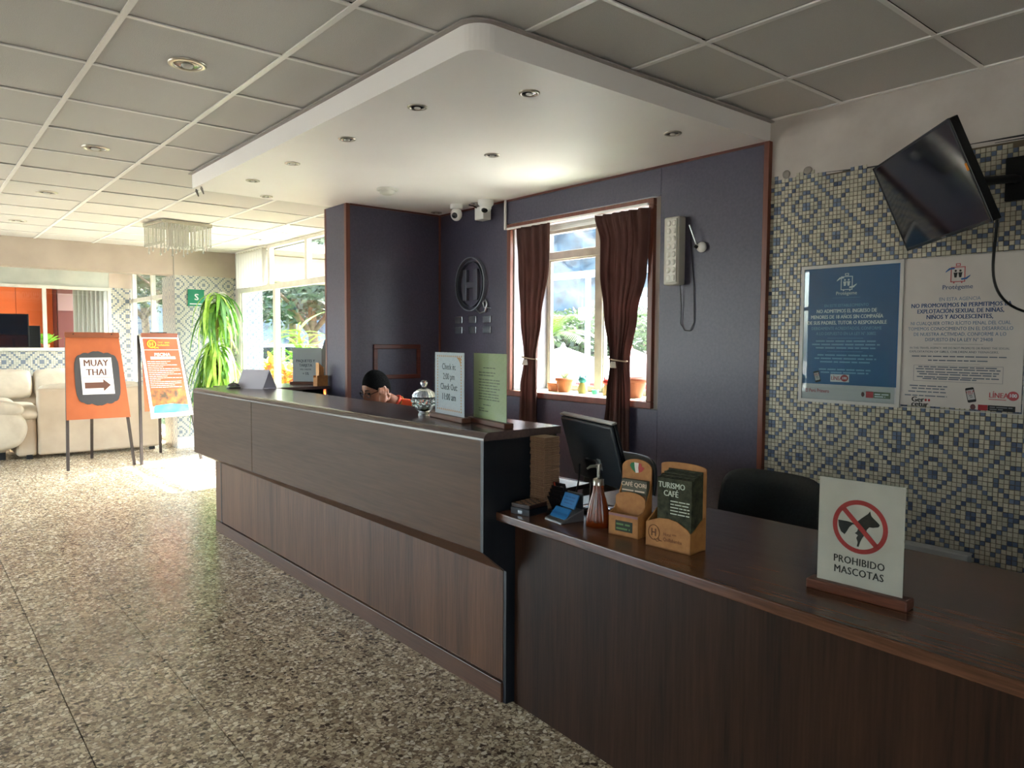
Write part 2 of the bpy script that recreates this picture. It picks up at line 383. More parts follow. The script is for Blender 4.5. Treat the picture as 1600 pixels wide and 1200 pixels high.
for y in ey[1:]: inst(gby.data, 'grid_bar', ceiling, (0, y, ZC))
MB().box(XW-.022, XW, -2.6, 2.2, ZC-.004, ZC+.002).build('edge_bar', bar_m, ceiling)

# ---------------------------------------------------------------- right wall (the long wall with the window)
WT = 4.02
wr = MB()
def wallseg(y0, y1, z0, z1): wr.box(XW, WT, y0, y1, z0, z1)
wallseg(-2.7, 2.97, -.2, 2.8); wallseg(2.97, 4.33, -.2, 1.07); wallseg(2.97, 4.33, 2.34, 2.8); wallseg(4.33, 7.32, -.2, 2.8)
wr.box(XW, XW+.035, 10.17, 10.35, -.2, 2.8)
wall_right = wr.build('wall_right', plaster, kind='structure')
# mosaic tiles
cy0, cz0, tp = 1.173, 1.0, .0203
d0 = (1521.7-800)/F; d1 = (692.5-600)/F
dr = fw+cr*d0-cu*d1; hit = V(0, 0, 1.45)+dr*(XW/dr.x); cy0, cz0 = hit.y, hit.z
m_lt = noisy('mosaic_cream_glaze', 'a39f8b', 'bdb8a4', 3, .32, bump=.05)
def rnd_tile(m, c1, c2, n):
    t = m.node_tree; N = t.nodes; L = t.links; b = N['Principled BSDF']
    a = N.new('ShaderNodeAttribute'); a.attribute_name = 'tint'; rp = N.new('ShaderNodeValToRGB'); ramp(rp, [(0, c1), (1, c2)])
    L.new(a.outputs['Fac'], rp.inputs[0]); L.new(rp.outputs[0], b.inputs['Base Color'])
def rnd_obj(m, c1, c2):
    t = m.node_tree; N = t.nodes; L = t.links; b = N['Principled BSDF']
    a = N.new('ShaderNodeObjectInfo'); rp = N.new('ShaderNodeValToRGB'); ramp(rp, [(0, c1), (1, c2)])
    L.new(a.outputs['Random'], rp.inputs[0]); L.new(rp.outputs[0], b.inputs['Base Color'])
CR1, CR2, BL1, BL2 = 'a8a391', 'c4beaa', '46546f', '6c7a92'
ts_c = mat('cream_tile_many', CR1, .34); rnd_tile(ts_c, CR1, CR2, 0)
ts_b = mat('blue_tile_many', BL1, .34); rnd_tile(ts_b, BL1, BL2, 0)
to_c = mat('cream_tile', CR1, .34); rnd_obj(to_c, CR1, CR2)
to_b = mat('blue_tile', BL1, .34); rnd_obj(to_b, BL1, BL2)
grout = MB().box(XW-.001, XW+.01, -2.5, 2.19, 0, 2.30).build('mosaic_grout', noisy('brown_grout', '5a4f40', '6b604e', 12, .9), wall_right)
def is_blue(i, j):
    u = ((i+8) % 16)-8+.5; v = ((j+8) % 16)-8+.5; s = abs(u)+abs(v)
    return round(s) in (1, 4, 8, 12, 15)
tiles = []
for i in range(int((-1.6-cy0)/tp), int((2.185-cy0)/tp)+1):
    for j in range(int((0.0-cz0)/tp), int((2.36-cz0)/tp)+1):
        y, z = cy0+(i+.5)*tp, cz0+(j+.5)*tp
        zt = 2.335-.048*min(1, max(0, (2.19-y)/.6)) + .012*math.sin(y*23)
        if z > zt or z < .01 or y > 2.183: continue
        blue = is_blue(i, j)
        if random.random() < .012: blue = not blue
        if 1.60 < y < 1.76 and 2.13 < z < 2.26 and random.random() < .6: blue = False
        tiles.append((y+random.uniform(-.0007, .0007), z+random.uniform(-.0007, .0007), blue, random.random()))
def tdist(t):
    d = V(XW, t[0], t[1]-1.45); zz = d.dot(fw); px = 800+F*d.dot(cr)/zz; py = 600-F*d.dot(cu)/zz
    inpost = .98 < t[0] < 1.99 and 1.15 < t[1] < 1.84
    behind_sign = 1275 < px < 1412 and 745 < py
    return zz + (100 if px > 1598 or py > 893 or inpost or behind_sign else 0)
tiles.sort(key=tdist)
def tile_geo(y, z, hw, x0, x1):
    return [V(x0, y-hw, z-hw), V(x0, y-hw, z+hw), V(x0, y+hw, z+hw), V(x0, y+hw, z-hw), V(x1, y-hw+.0009, z-hw+.0009), V(x1, y-hw+.0009, z+hw-.0009), V(x1, y+hw-.0009, z+hw-.0009), V(x1, y+hw-.0009, z-hw+.0009)]
TF = [(4, 5, 6, 7), (0, 1, 5, 4), (1, 2, 6, 5), (2, 3, 7, 6), (3, 0, 4, 7)]
tm = {}
for nm, m_ in (('c', to_c), ('b', to_b)):
    me = bpy.data.meshes.new('mosaic_tile'); me.from_pydata(tile_geo(0, 0, .0092, 0, -.0035), [], TF); me.materials.append(m_); tm[nm] = me
for y, z, b_, r_ in tiles[:300]:
    inst(tm['b' if b_ else 'c'], 'mosaic_tile', wall_right, (XW-.001, y, z), (random.uniform(-.02, .02), 0, random.uniform(-.01, .01)))
for bb, m_ in ((False, ts_c), (True, ts_b)):
    vs = []; fs = []; tint = []
    for y, z, b_, r_ in tiles[300:]:
        if b_ != bb: continue
        o = len(vs); vs += [tuple(q) for q in tile_geo(y, z, .0092, XW-.001, XW-.0045+random.uniform(-.0006, .0004))]; fs += [tuple(k+o for k in f) for f in TF]; tint += [r_]*5
    me = bpy.data.meshes.new('mosaic_tiles'); me.from_pydata(vs, [], fs); me.materials.append(m_)
    at = me.attributes.new('tint', 'FLOAT', 'FACE'); at.data.foreach_set('value', tint)
    o = bpy.data.objects.new('mosaic_tiles', me); COL.objects.link(o); o.parent = wall_right; o['kind'] = 'stuff'
# black gap between plaster and mosaic
g = MB()
for (a, b_, z1, z2, t_) in ((1.93, 1.63, 2.312, 2.292, .006), (1.62, 1.50, 2.300, 2.296, .004), (1.25, .96, 2.318, 2.312, .010), (1.80, 1.66, 2.300, 2.288, .008), (1.14, .90, 2.305, 2.300, .008)):
    g.add([V(XW-.002, a, z1), V(XW-.002, b_, z2), V(XW-.002, b_, z2+t_), V(XW-.002, a, z1+t_*.3)], [(0, 1, 2, 3)])
g.build('plaster_crack', black, wall_right)
g = MB(); g.ball((XW-.004, 2.10, 2.335), (.006, .022, .022), 10, 6); g.ball((XW-.004, 1.98, 2.335), (.006, .025, .02), 10, 6)
g.build('plaster_patch', noisy('grey_patch', '8d857c', '9b948b', 40, .9), wall_right)
# laminate panels over the wall, trims
PX = 3.604
pz = 2.523
pn = MB().box(PX, XW+.001, 2.215, 2.915, 0, pz).build('wall_panel', panel_m, wall_right)
MB().box(PX, XW+.001, 2.917, 4.39, 0, 1.03).build('wall_panel', panel_m, wall_right)
MB().box(PX, XW+.001, 2.917, 4.39, 2.345, pz).build('wall_panel', panel_m, wall_right)
MB().box(PX, XW+.001, 4.392, 5.305, 0, pz).build('wall_panel', panel_m, wall_right)
MB().box(PX-.012, XW, 2.185, 2.217, 0, pz).build('corner_strip', redwood, wall_right, bevel=.003)
MB().box(PX-.008, XW, 2.217, 5.3, pz-.014, pz).build('top_strip', redwood_y, wall_right)
MB().box(PX-.010, XW, 5.288, 5.306, 0, pz).build('corner_strip', redwood, wall_right)
# window 1
window_1 = bpy.data.objects.new('window_1', None); COL.objects.link(window_1); window_1.location = (XW, 3.65, 1.07); window_1['kind'] = 'structure'
b = MB(); b.frame(V(PX-.018, 4.375, 1.035), mY, Z, 1.42, 1.30, .042, -.03, .0)
b.build('window_casing', redwood, window_1, world=True, bevel=.004)
b = MB(); b.box(XW+.001, WT-.001, 4.326, 4.329, 1.07, 2.34); b.box(XW+.001, WT, 2.972, 2.975, 1.07, 2.34); b.box(XW+.001, WT, 2.975, 4.326, 2.336, 2.339)
b.build('window_reveal', noisy('lilac_reveal', '8f8890', '9b949b', 8, .6), window_1, world=True)
b = MB(); b.box(XW-.01, WT+.05, 2.976, 4.325, 1.071, 1.078); b.build('window_sill', noisy('green_sill', 'a9bfa0', 'bccfb0', 6, .5), window_1, world=True)
gx = WT-.06
b = MB(); b.frame(V(gx, 4.325, 1.08), mY, Z, 1.35, 1.255, .03, -.04, .0)
b.box(gx-.01, gx+.05, 3.72, 3.795, 1.08, 2.33); b.box(gx-.015, gx+.045, 2.98, 4.32, 2.085, 2.145); b.box(gx-.02, gx+.03, 2.98, 4.32, 2.285, 2.335)
b.build('window_frame', white_fr, window_1, world=True, bevel=.004)
b = MB(); b.frame(V(gx+.01, 3.722, 1.11), mY, Z, .72, .975, .010, -.02, .006); b.frame(V(gx+.01, 4.296, 1.11), mY, Z, .50, .975, .010, -.02, .006)
b.build('sash', white_fr, window_1, world=True)
for y0, y1, z0, z1 in ((3.01, 3.712, 1.12, 2.08), (3.804, 4.286, 1.12, 2.08), (3.01, 3.72, 2.145, 2.285), (3.795, 4.29, 2.145, 2.285)):
    MB().box(gx+.012, gx+.016, y0, y1, z0, z1).build('window_pane', pane, window_1, world=True)
# curtain rail + conduit
MB().box(PX-.06, PX-.045, 2.97, 4.33, 2.288, 2.300).build('curtain_rail', mat('white_plastic', 'd8d6d2', .45), window_1, world=True)
MB().cyl((PX-.012, 4.40, 2.30), (PX-.012, 4.40, pz-.001), .011, n=10).build('conduit', mat('white_plastic'), wall_right)

# ---------------------------------------------------------------- garden glazing (window_2) in the same wall
window_2 = bpy.data.objects.new('window_2', None); COL.objects.link(window_2); window_2.location = (3.62, 8.75, 0); window_2['kind'] = 'structure'
GX = 3.62
b = MB()
b.box(GX-.03, GX+.03, 7.32, 7.40, 0, ZC); b.box(GX-.03, GX+.03, 10.09, 10.16, 0, ZC); b.box(GX-.03, GX+.03, 7.4, 10.09, 2.08, 2.15)
b.box(GX-.03, GX+.03, 7.4, 10.09, ZC-.04, ZC); b.box(GX-.03, GX+.03, 7.4, 10.09, 0, .08)
for y in (9.07, 7.98): b.box(GX-.028, GX+.028, y-.035, y+.035, 2.15, ZC-.04)
b.box(GX-.028, GX+.028, 8.86, 8.93, .08, 2.08)
b.box(GX-.02, GX+.02, 10.02, 10.07, .08, 2.08); b.box(GX-.02, GX+.02, 8.94, 8.97, .08, 2.08)
b.box(GX-.02, GX+.02, 7.4, 10.09, 1.40, 1.40+.001)
b.build('window_frame', alum, window_2, world=True, bevel=.003)
for y0, y1, z0, z1 in ((8.94, 10.08, .09, 2.07), (7.41, 8.85, .09, 2.07), (9.11, 10.08, 2.16, ZC-.05), (8.02, 9.03, 2.16, ZC-.05), (7.41, 7.94, 2.16, ZC-.05)):
    MB().box(GX-.003, GX+.003, y0, y1, z0, z1).build('window_pane', pane, window_2, world=True)
vb = thing('vertical_blind', 'half-open white vertical blind in the top pane nearest the mosaic column', 'blind', (GX-.055, 9.6, ZC-.03))
MB().box(-.02, .02, -.5, .5, 0, .025).build('head_rail', alum, vb)
sm = MB().box(-.038, .038, -.001, .001, -.47, 0).build('slat', mat('blind_fabric', '9d9788', .8, translucent=.2), vb)
sm.location = (0, -.46, 0); sm.rotation_euler = (0, 0, .35)
for k in range(1, 11): inst(sm.data, 'slat', vb, (0, -.46+.092*k, 0), (0, 0, .35))

# ---------------------------------------------------------------- partition
partition = MB().box(2.735, XW, 5.315, 5.675, 0, pz).build('wall_partition', panel_m, kind='structure')
MB().box(2.757, XW-.02, 5.305, 5.316, 0, pz).build('wall_panel', panel_m, partition)
MB().box(2.724, 2.736, 5.335, 5.655, 0, pz).build('wall_panel', panel_m, partition)
for y0, y1, x0, x1 in ((5.300, 5.335, 2.720, 2.757), (5.655, 5.682, 2.720, 2.745)):
    MB().box(x0, x1, y0, y1, 0, pz).build('corner_strip', redwood, partition, bevel=.004)
MB().box(2.757, XW-.02, 5.298, 5.306, pz-.014, pz).build('top_strip', redwood_x, partition)
b = MB(); b.frame(V(2.955, 5.305, 1.135), X, Z, .445, .285, .036, 0, .016); b.build('moulding_frame', redwood_x, partition, bevel=.004)
# hmm frame normal: X x Z = -Y  -> toward the desk side
# ---------------------------------------------------------------- canopy
def rr(x0, x1, y0, y1, r, n=7):
    p = [(x1, y0), (x1, y1), (x0, y1)]
    for k in range(n+1):
        a = PI + (PI/2)*k/n; p.append((x0+r+r*math.cos(a), y0+r+r*math.sin(a)))
    return p
canopy = MB().prism(rr(1.65, XW-.001, 2.2, 5.55, .09), V(0, 0, 0), X, Y, pz, 2.621).build('ceiling_canopy', noisy('canopy_white', 'f6f1ee', 'fbf7f4', 1.5, .5), kind='structure')
MB().prism(rr(1.628, XW-.001, 2.178, 5.56, .10), V(0, 0, 0), X, Y, 2.6215, 2.629).build('cornice', mat('cornice_grey', 'a59d97', .7), canopy)
b = MB(); 
for y in (5.545, 5.43): b.cyl((1.675, y, pz), (1.675, y, pz-.012), .006, n=8); b.cyl((1.675, y, pz-.01), (1.69, y, pz-.05), .010, .004, n=8)
b.build('hook', mat('grey_metal', '8a8782', .4, .6), canopy)

# ---------------------------------------------------------------- beam, column, far structures
beam = MB().box(-3.6, 6.4, 10.35, 10.62, 2.30, ZC+.02).build('trim_1', cream, kind='structure')
MB().box(2.815, 2.825, 10.345, 10.35, 2.3, ZC).build('beam_joint', mat('joint_grey', '8f8a82', .8), beam)
col = MB(); col.add([V(2.83, 10.352, 0), V(3.6, 10.352, 0), V(3.6, 10.352, 2.3), V(2.83, 10.352, 2.3)], [(0, 1, 2, 3)])
col.add([V(3.6, 10.352, 0), V(3.6, 10.95, 0), V(3.6, 10.95, 2.3), V(3.6, 10.352, 2.3)], [(0, 1, 2, 3)])
col.add([V(3.6, 10.95, 0), V(2.83, 10.95, 0), V(2.83, 10.95, 2.3), V(3.6, 10.95, 2.3)], [(0, 1, 2, 3)])
column = col.build('wall_column', mos_col, kind='structure')
c2 = MB().add([V(2.829, 10.95, 0), V(2.829, 10.352, 0), V(2.829, 10.352, 2.3), V(2.829, 10.95, 2.3)], [(0, 1, 2, 3)]).build('column_side', mos_y, column)
MB().box(2.822, 3.6, 10.34, 10.352, 0, .15).build('plinth', noisy('marble_plinth', 'b9b9b6', 'cacac8', 9, .3), column)
b = MB().box(3.66, 4.005, 10.352, 10.6, -.1, 2.3).build('wall_garden', mos_dim, kind='structure')
MB().box(3.7, 6.4, 9.7, 10.9, ZC+.03, ZC+.15).build('shade_eave', cream, kind='structure')  # eave slab added to shade the garden wall from the sky
MB().box(-3.7, 3.2, 13.4, 16.4, 2.8, 2.95).build('office_shade_roof', cream, kind='structure')  # unseen roof over part of the office, added to dim the orange cabinets
# far wall
YF = 13.2
fwm = MB()
for x0, x1, z0, z1 in ((-3.7, -2.4, -.2, 2.8), (-2.4, 2.62, -.2, 1.28), (-2.4, 2.62, 2.25, 2.8), (2.62, 2.99, -.2, 2.8)):
    fwm.box(x0, x1, YF, YF+.15, z0, z1)
wall_far = fwm.build('wall_far', noisy('grey_green_plaster', 'a9aca2', 'b5b8ae', 4, .8), kind='structure')
b = MB(); b.add([V(-3.6, YF-.002, 0), V(2.99, YF-.002, 0), V(2.99, YF-.002, 1.26), V(-3.6, YF-.002, 1.26)], [(0, 1, 2, 3)])
b.add([V(2.64, YF-.002, 1.26), V(2.93, YF-.002, 1.26), V(2.93, YF-.002, 2.27), V(2.64, YF-.002, 2.27)], [(0, 1, 2, 3)])
b.build('mosaic_face', mos_far, wall_far)
MB().box(2.62, 2.95, YF-.006, YF-.001, 2.27, 2.5).build('plaster_face', cream, wall_far)
window_3 = bpy.data.objects.new('window_3', None); COL.objects.link(window_3); window_3.location = (0, YF, 1.28); window_3['kind'] = 'structure'
b = MB(); b.frame(V(-2.4, YF+.02, 1.27), X, Z, 5.04, .99, .045, -.02, .05)
for x in (-1.4, -.35, .7, 1.735): b.box(x-.025, x+.025, YF-.02, YF+.04, 1.3, 2.24)
b.build('window_frame', alum, window_3, world=True)
for x0, x1 in ((-2.35, -1.43), (-1.37, -.38), (-.32, .67), (.73, 1.71), (1.76, 2.59)):
    MB().box(x0, x1, YF+.0, YF+.006, 1.31, 2.22).build('window_pane', pane, window_3, world=True)
# glazed side of the sofa corner
window_4 = bpy.data.objects.new('window_4', None); COL.objects.link(window_4); window_4.location = (2.97, 12, 0); window_4['kind'] = 'structure'
b = MB(); b.box(2.94, 3.0, 10.95, 13.2, 2.04, 2.10); b.box(2.94, 3.0, 10.95, 13.2, 0, .06); b.box(2.94, 3.0, 10.95, 13.2, 2.56, ZC)
for y in (10.98, 11.98, 13.12): b.box(2.94, 3.0, y-.03, y+.03, 0, 2.6)
b.build('window_frame', alum, window_4, world=True)
for y0, y1 in ((11.01, 11.95), (12.01, 13.09)):
    MB().box(2.965, 2.971, y0, y1, .06, 2.04).build('window_pane', pane, window_4, world=True)
    MB().box(2.965, 2.971, y0, y1, 2.10, 2.56).build('window_pane', pane, window_4, world=True)
# out-of-frame left wall, unseen windows sized to light the room; rear wall
b = MB()
for y0, y1, z0, z1 in ((-2.7, 5.8, -.2, 2.8), (5.8, 12.8, -.2, .08), (5.8, 12.8, 2.55, 2.8), (12.8, 13.4, -.2, 2.8)): b.box(-3.7, -3.55, y0, y1, z0, z1)
wall_left = b.build('wall_left', cream, kind='structure')
window_5 = bpy.data.objects.new('window_5', None); COL.objects.link(window_5); window_5.location = (-3.6, 5.8, .08); window_5['kind'] = 'structure'
b = MB()
for k in range(6): b.box(-3.64, -3.58, 5.8+1.4*k-.03, 5.8+1.4*k+.03, .08, 2.55)
b.box(-3.64, -3.58, 5.8, 12.8, 1.95, 2.0); b.build('window_frame', alum, window_5, world=True)
for k in range(5): MB().box(-3.612, -3.606, 5.83+1.4*k, 7.17+1.4*k, .08, 2.55).build('window_pane', pane, window_5, world=True)
b = MB()
for x0, x1, z0, z1 in ((-3.7, -3.3, -.2, 2.8), (-3.3, -1.4, 2.4, 2.8), (-1.4, 4.02, -.2, 2.8)): b.box(x0, x1, -2.8, -2.65, z0, z1)
b.build('wall_rear', plaster, kind='structure')
added_door = bpy.data.objects.new('added_door', None); COL.objects.link(added_door); added_door.location = (-2.9, -2.72, 0); added_door['kind'] = 'structure'  # unseen glazed door, added to let daylight onto the near side
b = MB()
for x in (-3.27, -2.35, -1.43): b.box(x-.03, x+.03, -2.75, -2.69, 0, 2.4)
b.build('added_door_frame', alum, added_door, world=True)
for x0, x1 in ((-3.24, -2.38), (-2.32, -1.46)): MB().box(x0, x1, -2.722, -2.716, .02, 2.38).build('door_pane', pane, added_door, world=True)

# ---------------------------------------------------------------- reception counter
def loft(mb, A, ya, B, yb, close=True):
    n = len(A); vs = [V(x, ya, z) for x, z in A]+[V(x, yb, z) for x, z in B]
    fs = [(i, (i+1) % n, n+(i+1) % n, n+i) for i in range(n if close else n-1)]
    if close: fs += [tuple(reversed(range(n))), tuple(range(n, 2*n))]
    mb.add(vs, fs); return mb
CY0, CY1 = 2.217, 5.58
def cx(y, near=1.708, far=1.635): return near+(far-near)*(y-CY0)/(CY1-CY0)
counter = thing('reception_counter', 'long dark walnut reception counter with overhanging front and rounded top edge', 'counter', (1.9, 3.9, 0))
def topprof(x):
    p = [(x, 1.068)]
    for k in range(7): a = PI-PI/2*k/6; p.append((x+.03+.03*math.cos(a), 1.07+.03*math.sin(a)))
    return p+[(2.115, 1.10), (2.115, 1.068)]
loft(MB(), topprof(cx(CY0)), CY0, topprof(cx(CY1)), CY1).build('counter_top', c_top, counter, world=True)
for ya, yb in ((CY0+.018, 4.499), (4.503, CY1-.001)):
    xa, xb = cx(ya)+.002, cx(yb)+.002
    loft(MB(), [(xa, .634), (xa+.018, .634), (xa+.018, 1.067), (xa, 1.067)], ya, [(xb, .634), (xb+.018, .634), (xb+.018, 1.067), (xb, 1.067)], yb).build('front_panel', c_up, counter, world=True, bevel=.0012, seg=1)
loft(MB(), [(cx(CY0)+.002, .633), (1.824, .535), (1.835, .545), (cx(CY0)+.02, .645)], CY0+.018, [(cx(CY1)+.002, .633), (1.82, .535), (1.83, .545), (cx(CY1)+.02, .645)], CY1).build('sloping_board', c_kick, counter, world=True)
ys = [CY0+.018+i*(5.69-CY0-.018)/4 for i in range(5)]
for k in range(4):
    ya, yb = ys[k]+(.0006 if k else 0), ys[k+1]
    if k != 0: pass
MB().box(1.822, 1.838, CY0+.018, 5.69, .09, .545).build('lower_panel', c_low, counter, world=True)
MB().box(1.815, 1.833, CY0+.019, 5.69, 0, .082).build('kick_board', c_kick, counter, world=True, bevel=.002)
endm = wood('counter_end_dark', '14161a', '1e2024', 2, .4)
def endprof(x): return [(x, .634), (1.824, .538), (1.824, 0), (2.09, 0), (2.09, 1.068), (x, 1.068)]
loft(MB(), endprof(cx(CY0)), CY0, endprof(cx(CY0)), CY0+.018).build('end_panel', endm, counter, world=True)
loft(MB(), [(1.66, .634), (1.82, .54), (1.82, 0), (2.09, 0), (2.09, 1.068), (1.66, 1.068)], CY1-.018, [(1.66, .634), (1.82, .54), (1.82, 0), (2.09, 0), (2.09, 1.068), (1.66, 1.068)], CY1-.001).build('end_panel', endm, counter, world=True)
b = MB().cyl((2.066, CY0, 1.042), (2.066, CY0-.006, 1.042), .026, n=24); md = b.build('medallion', mat('old_brass', '5b4a2c', .45, .6), counter, world=True)
md['label'] = 'round dull brass medallion on the dark end panel'
o2 = MB().cyl((2.066, CY0-.006, 1.042), (2.066, CY0-.009, 1.042), .018, n=20).build('medallion_face', mat('brass_face', '7d6a40', .4, .5), md)
o2.data.transform(Matrix.Translation(-Vector(counter.location)))
# return shelf at far end and staff worktop
ret = thing('return_shelf', 'dark laminate shelf joining the far end of the counter to the partition', 'shelf', (2.4, 5.85, 0))
MB().add([V(x, y, z) for z in (1.052, 1.078) for x, y in ((1.95, 5.59), (2.715, 5.59), (2.715, 5.70), (3.0, 5.70), (3.0, 6.12), (1.95, 6.12))], [(5, 4, 3, 2, 1, 0), (6, 7, 8, 9, 10, 11)]+[(i, (i+1) % 6, 6+(i+1) % 6, 6+i) for i in range(6)]).build('shelf_top', c_top, ret, world=True, bevel=.003)
MB().box(1.97, 1.99, 5.62, 6.09, 0, 1.052).build('support_panel', endm, ret, world=True); MB().box(2.69, 2.71, 5.70, 6.09, 0, 1.052).build('support_panel', endm, ret, world=True)
MB().box(1.99, 2.69, 6.07, 6.09, .3, 1.052).build('back_panel', endm, ret, world=True)
wt = thing('staff_worktop', 'low dark worktop behind the reception counter', 'worktop', (2.35, 3.9, 0))
MB().box(2.095, 2.60, 2.52, 5.28, .73, .757).build('worktop_board', c_top, wt, world=True, bevel=.003)
for y in (2.56, 3.9, 5.24): MB().box(2.11, 2.55, y-.009, y+.009, 0, .73).build('support_panel', endm, wt, world=True)
paper = mat('white_paper', 'e6e6e4', .5, translucent=.15)
# ---------------------------------------------------------------- desk
desk = thing('front_desk', 'long walnut desk with glossy top abutting the end of the tall counter', 'desk', (2.05, .8, 0))
def dx(y, a=1.758): return a+(y-2.19)*.0513
ya, yb = 2.205, -.6
MB().hexa([V(dx(ya), ya, .757), V(dx(yb), yb, .757), V(2.47, yb, .757), V(2.487, ya, .757), V(dx(ya), ya, .79), V(dx(yb), yb, .79), V(2.47, yb, .79), V(2.487, ya, .79)]).build('desk_top', desk_top, desk, world=True, bevel=.004, seg=3)
MB().hexa([V(dx(ya)+.10, ya, 0), V(dx(yb)+.10, yb, 0), V(dx(yb)+.118, yb, 0), V(dx(ya)+.118, ya, 0), V(dx(ya)+.10, ya, .756), V(dx(yb)+.10, yb, .756), V(dx(yb)+.118, yb, .756), V(dx(ya)+.118, ya, .756)]).build('front_panel', desk_fr, desk, world=True)
for y in (2.18, .7, -.58): MB().box(dx(y)+.12, 2.42, y-.009, y+.009, 0, .756).build('leg_panel', desk_fr, desk, world=True)

# ---------------------------------------------------------------- lights in the ceilings
def downlight(loc, r, label, grp, proto=[None, None]):
    k = 0 if r > .06 else 1
    if proto[k] is None:
        t = thing('downlight', label, 'ceiling light', loc, 0, grp)
        b = MB().lathe([(r, .001), (r, -.004), (r*.78, -.007), (r*.72, -.002), (r*.7, .004)], n=28); b.build('ring', mat('satin_nickel' if k else 'pale_nickel', 'b0a89c' if k else 'c9c2b4', .3, .85), t)
        b = MB().lathe([(r*.71, -.001), (r*.45, -.0045), (0.0001, -.005)], n=24); b.build('reflector', mat('dark_reflector', '3d3a37', .2, .8), t)
        b = MB().ball((0, 0, -.006), (r*.34, r*.34, r*.16), 14, 8); b.build('bulb', mat('unlit_bulb', 'd8d4cc', .15), t)
        proto[k] = t; return t
    return dup(proto[k], loc, label=label, group=grp)
G1 = 'unlit round downlights in the grid ceiling'; G2 = 'unlit small downlights in the dropped canopy'
for (x, y), lb in zip(((1.0, 3.40), (.985, 5.24), (.97, 7.07), (.97, 8.95), (3.297, 8.66)), ('large round downlight in the grid ceiling nearest the viewer', 'second round downlight of the row in the grid ceiling', 'third round downlight of the row in the grid ceiling', 'farthest round downlight of the left row in the grid ceiling', 'small round downlight in the grid ceiling beside the garden windows')):
    downlight((x, y, ZC+.002), .078, lb, G1)
for (x, y), lb in zip(((1.87, 2.934), (2.133, 2.453), (1.876, 3.637), (1.878, 4.347), (1.875, 4.99), (2.155, 5.507-.04), (2.669, 3.393), (3.095, 2.435), (3.50, 5.20), (3.50, 4.642)),
    ('canopy downlight first in the row along the counter edge', 'canopy downlight nearest the rounded front corner', 'canopy downlight second in the row along the counter edge', 'canopy downlight third in the row along the counter edge', 'canopy downlight last in the row along the counter edge', 'canopy downlight at the far left end near the hooks', 'canopy downlight in the middle of the white soffit', 'canopy downlight nearest the mosaic wall', 'dark canopy downlight in the corner above the partition', 'dark canopy downlight beside the security cameras')):
    downlight((x, y, pz), .046, lb, G2)
t = thing('smoke_detector', 'round white smoke detector under the white canopy', 'smoke detector', (2.697, 4.627, pz))
MB().lathe([(.075, 0), (.075, -.012), (.06, -.016)], n=28).build('base', mat('off_white_plastic', 'cfcbc2', .5), t)
MB().lathe([(.055, -.016), (.05, -.034), (.03, -.042), (.0001, -.043)], n=24).build('sensor', mat('off_white_plastic'), t)
# chandelier
ch = thing('crystal_chandelier', 'square ceiling chandelier with hanging crystal rods', 'chandelier', (2.24, 8.05, ZC), .12)
MB().box(-.25, .25, -.25, .25, -.04, -.004).build('ceiling_plate', mat('chrome_plate', 'bdb7aa', .25, .8), ch, bevel=.004)
crys = mat('crystal', 'd9d6cc', .08, 0, .9, trans=.55, ior=1.5)
rods = {}
for ln in (.22, .26, .29):
    b = MB().cyl((0, 0, -.04), (0, 0, -ln), .0055, n=6); b.ball((0, 0, -ln-.008), (.011, .011, .016), 6, 4); me = b.build('crystal_rod', crys, ch).data; rods[ln] = me
for o in [c for c in ch.children if c.name.startswith('crystal_rod')]: bpy.data.objects.remove(o)
k = 0
for i in range(13):
    for j in range(13):
        edge = i in (0, 12) or j in (0, 12)
        if not edge and not ((i+j) % 2 == 0 and 2 < i < 10 and 2 < j < 10): continue
        inst(rods[(.22, .26, .29)[(i*5+j*3) % 3] if edge else .22], 'crystal_rod', ch, (-.235+.47*i/12, -.235+.47*j/12, 0)); k += 1
# cameras
cw = mat('camera_white', 'dcdbd8', .4); cb = mat('camera_lens', '101114', .1)
t = thing('dome_camera', 'small white dome security camera nearest the partition corner', 'security camera', (3.42, 4.80, pz))
MB().lathe([(.05, 0), (.05, -.03), (.045, -.035)], n=20).build('base', cw, t)
h = MB().ball((0, 0, -.075), (.046, .046, .052), 16, 10).build('housing', cw, t); MB().ball((-.028, -.018, -.088), (.024, .024, .024), 12, 8).build('lens', cb, h)
t = thing('turret_camera', 'white turret security camera with junction box near the window', 'security camera', (3.48, 4.50, pz))
MB().lathe([(.062, 0), (.060, -.03), (.045, -.05)], n=20).build('base', cw, t)
h = MB().ball((0, 0, -.055), (.045, .045, .038), 16, 10).build('housing', cw, t); MB().ball((-.02, -.012, -.078), (.026, .026, .02), 12, 8).build('lens', cb, h)
MB().box(.02, .10, .06, .17, -.13, -.03).build('junction_box', cw, t, bevel=.006); MB().tube([(.03, .14, -.04), (.0, .16, -.02), (-.01, .2, -.01)], .006).build('cable', black, t)

